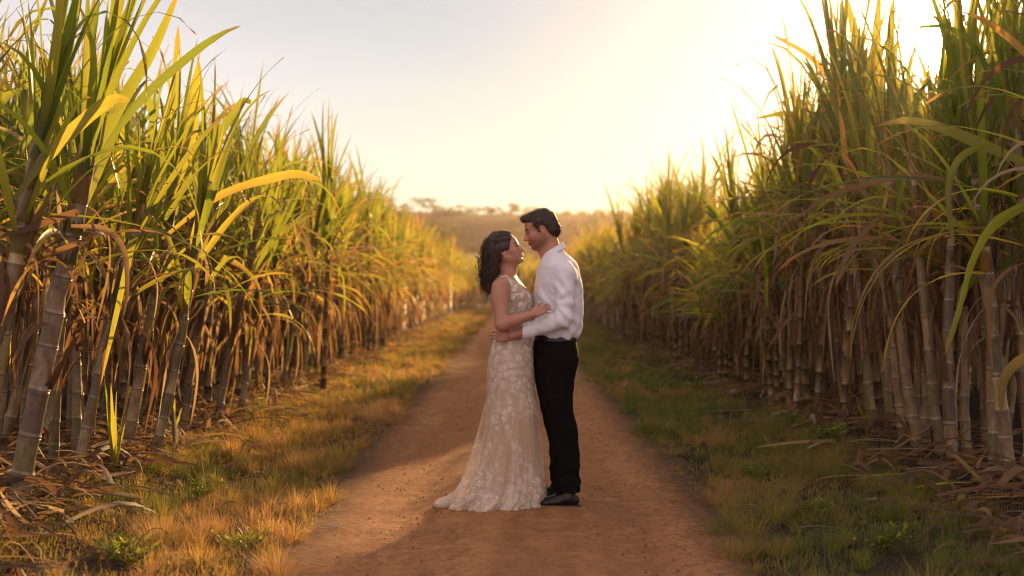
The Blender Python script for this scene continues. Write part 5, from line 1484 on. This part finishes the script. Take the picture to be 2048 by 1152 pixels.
# ================================================================== LIGHT, AIR, CAMERA
SUN_AZ, SUN_EL = 16.8, 10.8     # degrees right of the view axis (+Y), above the horizon
def build_world():
    w = bpy.data.worlds.new('World'); SC.world = w; w.use_nodes = True
    t = w.node_tree; t.nodes.clear(); N = lambda k: t.nodes.new('ShaderNode' + k); Lk = t.links.new
    sky = N('TexSky'); sky.sky_type = 'NISHITA'; sky.sun_disc = False
    sky.sun_elevation = R(SUN_EL); sky.sun_rotation = R(SUN_AZ); sky.altitude = 200; sky.air_density = AIR; sky.dust_density = DUST; sky.ozone_density = .6
    bg = N('Background'); bg.inputs[1].default_value = SKY_STR
    Lk(sky.outputs[0], bg.inputs[0])
    # hazy bright veil of a humid evening sky: pale everywhere, warm low down, aureole round the sun
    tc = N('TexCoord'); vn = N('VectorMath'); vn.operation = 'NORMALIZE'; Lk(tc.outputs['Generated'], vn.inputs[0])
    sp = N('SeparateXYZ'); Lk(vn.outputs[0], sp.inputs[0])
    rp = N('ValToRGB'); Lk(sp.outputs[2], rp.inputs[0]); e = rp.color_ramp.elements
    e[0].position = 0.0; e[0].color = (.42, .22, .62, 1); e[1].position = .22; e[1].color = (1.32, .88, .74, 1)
    for p, c in ((.035, (.55, .42, .75, 1)), (.10, (1.22, .76, .74, 1)), (.34, (1.1, .86, .80, 1)), (.6, (1.15, .88, .70, 1)), (1.0, (1.15, .88, .70, 1))):  # zenith raised and warmed above the frame, added as fill light from overhead
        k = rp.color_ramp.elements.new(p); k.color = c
    nz = N('TexNoise'); nz.inputs['Scale'].default_value = 3.0; nz.inputs['Detail'].default_value = 5
    mp = N('Mapping'); mp.inputs['Scale'].default_value = (1, 1, 7); Lk(vn.outputs[0], mp.inputs[0]); Lk(mp.outputs[0], nz.inputs['Vector'])
    cm = N('MapRange'); Lk(nz.outputs['Fac'], cm.inputs[0]); cm.inputs[1].default_value = .35; cm.inputs[2].default_value = .7; cm.inputs[3].default_value = .86; cm.inputs[4].default_value = 1.12
    g_az, g_el = R(16.4), R(9.6); sd = (sin(g_az) * cos(g_el), cos(g_az) * cos(g_el), sin(g_el))
    dt = N('VectorMath'); dt.operation = 'DOT_PRODUCT'; Lk(vn.outputs[0], dt.inputs[0]); dt.inputs[1].default_value = sd
    mx = N('Math'); mx.operation = 'MAXIMUM'; mx.inputs[1].default_value = 0; Lk(dt.outputs['Value'], mx.inputs[0])
    # veil boosted opposite the sun: added fill light from behind the camera
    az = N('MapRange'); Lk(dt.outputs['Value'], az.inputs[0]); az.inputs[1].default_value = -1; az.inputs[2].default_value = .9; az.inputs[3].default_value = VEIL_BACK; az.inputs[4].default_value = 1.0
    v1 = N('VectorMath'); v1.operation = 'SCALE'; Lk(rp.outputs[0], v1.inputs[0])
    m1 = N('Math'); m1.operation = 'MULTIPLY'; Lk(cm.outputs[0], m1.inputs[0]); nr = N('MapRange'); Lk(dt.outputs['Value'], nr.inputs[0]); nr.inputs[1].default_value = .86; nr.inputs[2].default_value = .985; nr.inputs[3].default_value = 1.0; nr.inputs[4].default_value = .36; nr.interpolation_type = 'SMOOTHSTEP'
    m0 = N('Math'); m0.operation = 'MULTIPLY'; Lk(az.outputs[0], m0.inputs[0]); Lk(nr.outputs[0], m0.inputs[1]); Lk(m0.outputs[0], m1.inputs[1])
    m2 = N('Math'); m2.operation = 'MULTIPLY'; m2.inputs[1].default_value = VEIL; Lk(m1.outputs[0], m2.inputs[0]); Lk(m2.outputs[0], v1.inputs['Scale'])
    bc = N('ValToRGB'); bm = N('MapRange'); Lk(dt.outputs['Value'], bm.inputs[0]); bm.inputs[1].default_value = -1; bm.inputs[2].default_value = 1; Lk(bm.outputs[0], bc.inputs[0])
    bc.color_ramp.elements[0].position = .3; bc.color_ramp.elements[0].color = (.92, .86, .99, 1); bc.color_ramp.elements[1].position = .75; bc.color_ramp.elements[1].color = (1, 1, 1, 1)
    vm = N('VectorMath'); vm.operation = 'MULTIPLY'; Lk(v1.outputs[0], vm.inputs[0]); Lk(bc.outputs[0], vm.inputs[1])
    acc = vm.outputs[0]
    for pw, amt, col in ((60, .03, (1, .76, .48)), (700, 4.0, (1, .80, .52)), (9000, 90.0, (1, .88, .68))):
        p = N('Math'); p.operation = 'POWER'; p.inputs[1].default_value = pw; Lk(mx.outputs[0], p.inputs[0])
        q = N('Math'); q.operation = 'MULTIPLY'; q.inputs[1].default_value = amt; Lk(p.outputs[0], q.inputs[0])
        s = N('VectorMath'); s.operation = 'SCALE'; s.inputs[0].default_value = col; Lk(q.outputs[0], s.inputs['Scale'])
        a = N('VectorMath'); a.operation = 'ADD'; Lk(acc, a.inputs[0]); Lk(s.outputs[0], a.inputs[1]); acc = a.outputs[0]
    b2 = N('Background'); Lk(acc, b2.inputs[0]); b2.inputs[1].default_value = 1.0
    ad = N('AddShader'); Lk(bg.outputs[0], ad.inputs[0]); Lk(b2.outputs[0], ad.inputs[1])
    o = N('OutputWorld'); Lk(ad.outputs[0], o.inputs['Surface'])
    l = bpy.data.lights.new('sun', 'SUN'); l.energy = SUN_STR; l.angle = R(.6); l.color = (1.0, .585, .25)
    lo = bpy.data.objects.new('sun', l); COL.objects.link(lo); lo.rotation_euler = (R(-(90 - SUN_EL)), 0, R(-SUN_AZ)); lo.location = (20, 60, 30)

def build_haze():
    X, Y0, Y1, Z0, Z1 = 345, -45, 375, -3.5, 23
    V = [(-X, Y0, Z0), (X, Y0, Z0), (X, Y1, Z0), (-X, Y1, Z0), (-X, Y0, Z1), (X, Y0, Z1), (X, Y1, Z1), (-X, Y1, Z1)]
    Q = [(0, 3, 2, 1), (4, 5, 6, 7), (0, 1, 5, 4), (1, 2, 6, 5), (2, 3, 7, 6), (3, 0, 4, 7)]
    m = bpy.data.materials.new('haze_air'); m.use_nodes = True; t = m.node_tree; t.nodes.clear()
    v = t.nodes.new('ShaderNodeVolumePrincipled'); v.inputs['Color'].default_value = (1.0, .84, .66, 1); v.inputs['Density'].default_value = HAZE; v.inputs['Anisotropy'].default_value = HAZE_G
    o = t.nodes.new('ShaderNodeOutputMaterial'); t.links.new(v.outputs[0], o.inputs['Volume'])
    tag(obj('haze', mesh_np('haze', V, Q, mat=m, smooth=False)), 'warm evening haze filling the air over the field', 'haze', kind='stuff')

def build_camera():
    c = bpy.data.cameras.new('camera'); o = bpy.data.objects.new('camera', c); COL.objects.link(o); SC.camera = o
    o.location = (0, -D0, HC); o.rotation_euler = (R(90), 0, 0); c.lens = 50; c.sensor_width = 36; c.clip_start = .05; c.clip_end = 5000
    c.dof.use_dof = True; c.dof.focus_distance = D0; c.dof.aperture_fstop = 1.8; c.dof.aperture_blades = 0
    vs = SC.view_settings; SC.display_settings.display_device = 'sRGB'; vs.view_transform = 'Standard'; vs.look = 'None'; vs.exposure = EXPO; vs.gamma = 1; vs.use_curve_mapping = False
    cy = SC.cycles; cy.filter_width = 1.15; cy.pixel_filter_type = 'BLACKMAN_HARRIS'; cy.use_denoising = True; cy.max_bounces = 8; cy.diffuse_bounces = 3; cy.glossy_bounces = 2; cy.transmission_bounces = 4; cy.transparent_max_bounces = 12; cy.volume_bounces = 0
    cy.sample_clamp_indirect = 6; cy.caustics_reflective = False; cy.caustics_refractive = False
    try: cy.denoiser = 'OPENIMAGEDENOISE'; cy.denoising_input_passes = 'RGB_ALBEDO_NORMAL'
    except Exception: pass

AIR, DUST = 1.0, 0.05
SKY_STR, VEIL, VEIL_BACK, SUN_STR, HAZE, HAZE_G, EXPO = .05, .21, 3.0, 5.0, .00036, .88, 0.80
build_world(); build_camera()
build_terrain(); build_canes(); build_ground_cover(); build_weeds()
build_man(); build_woman()
build_haze()
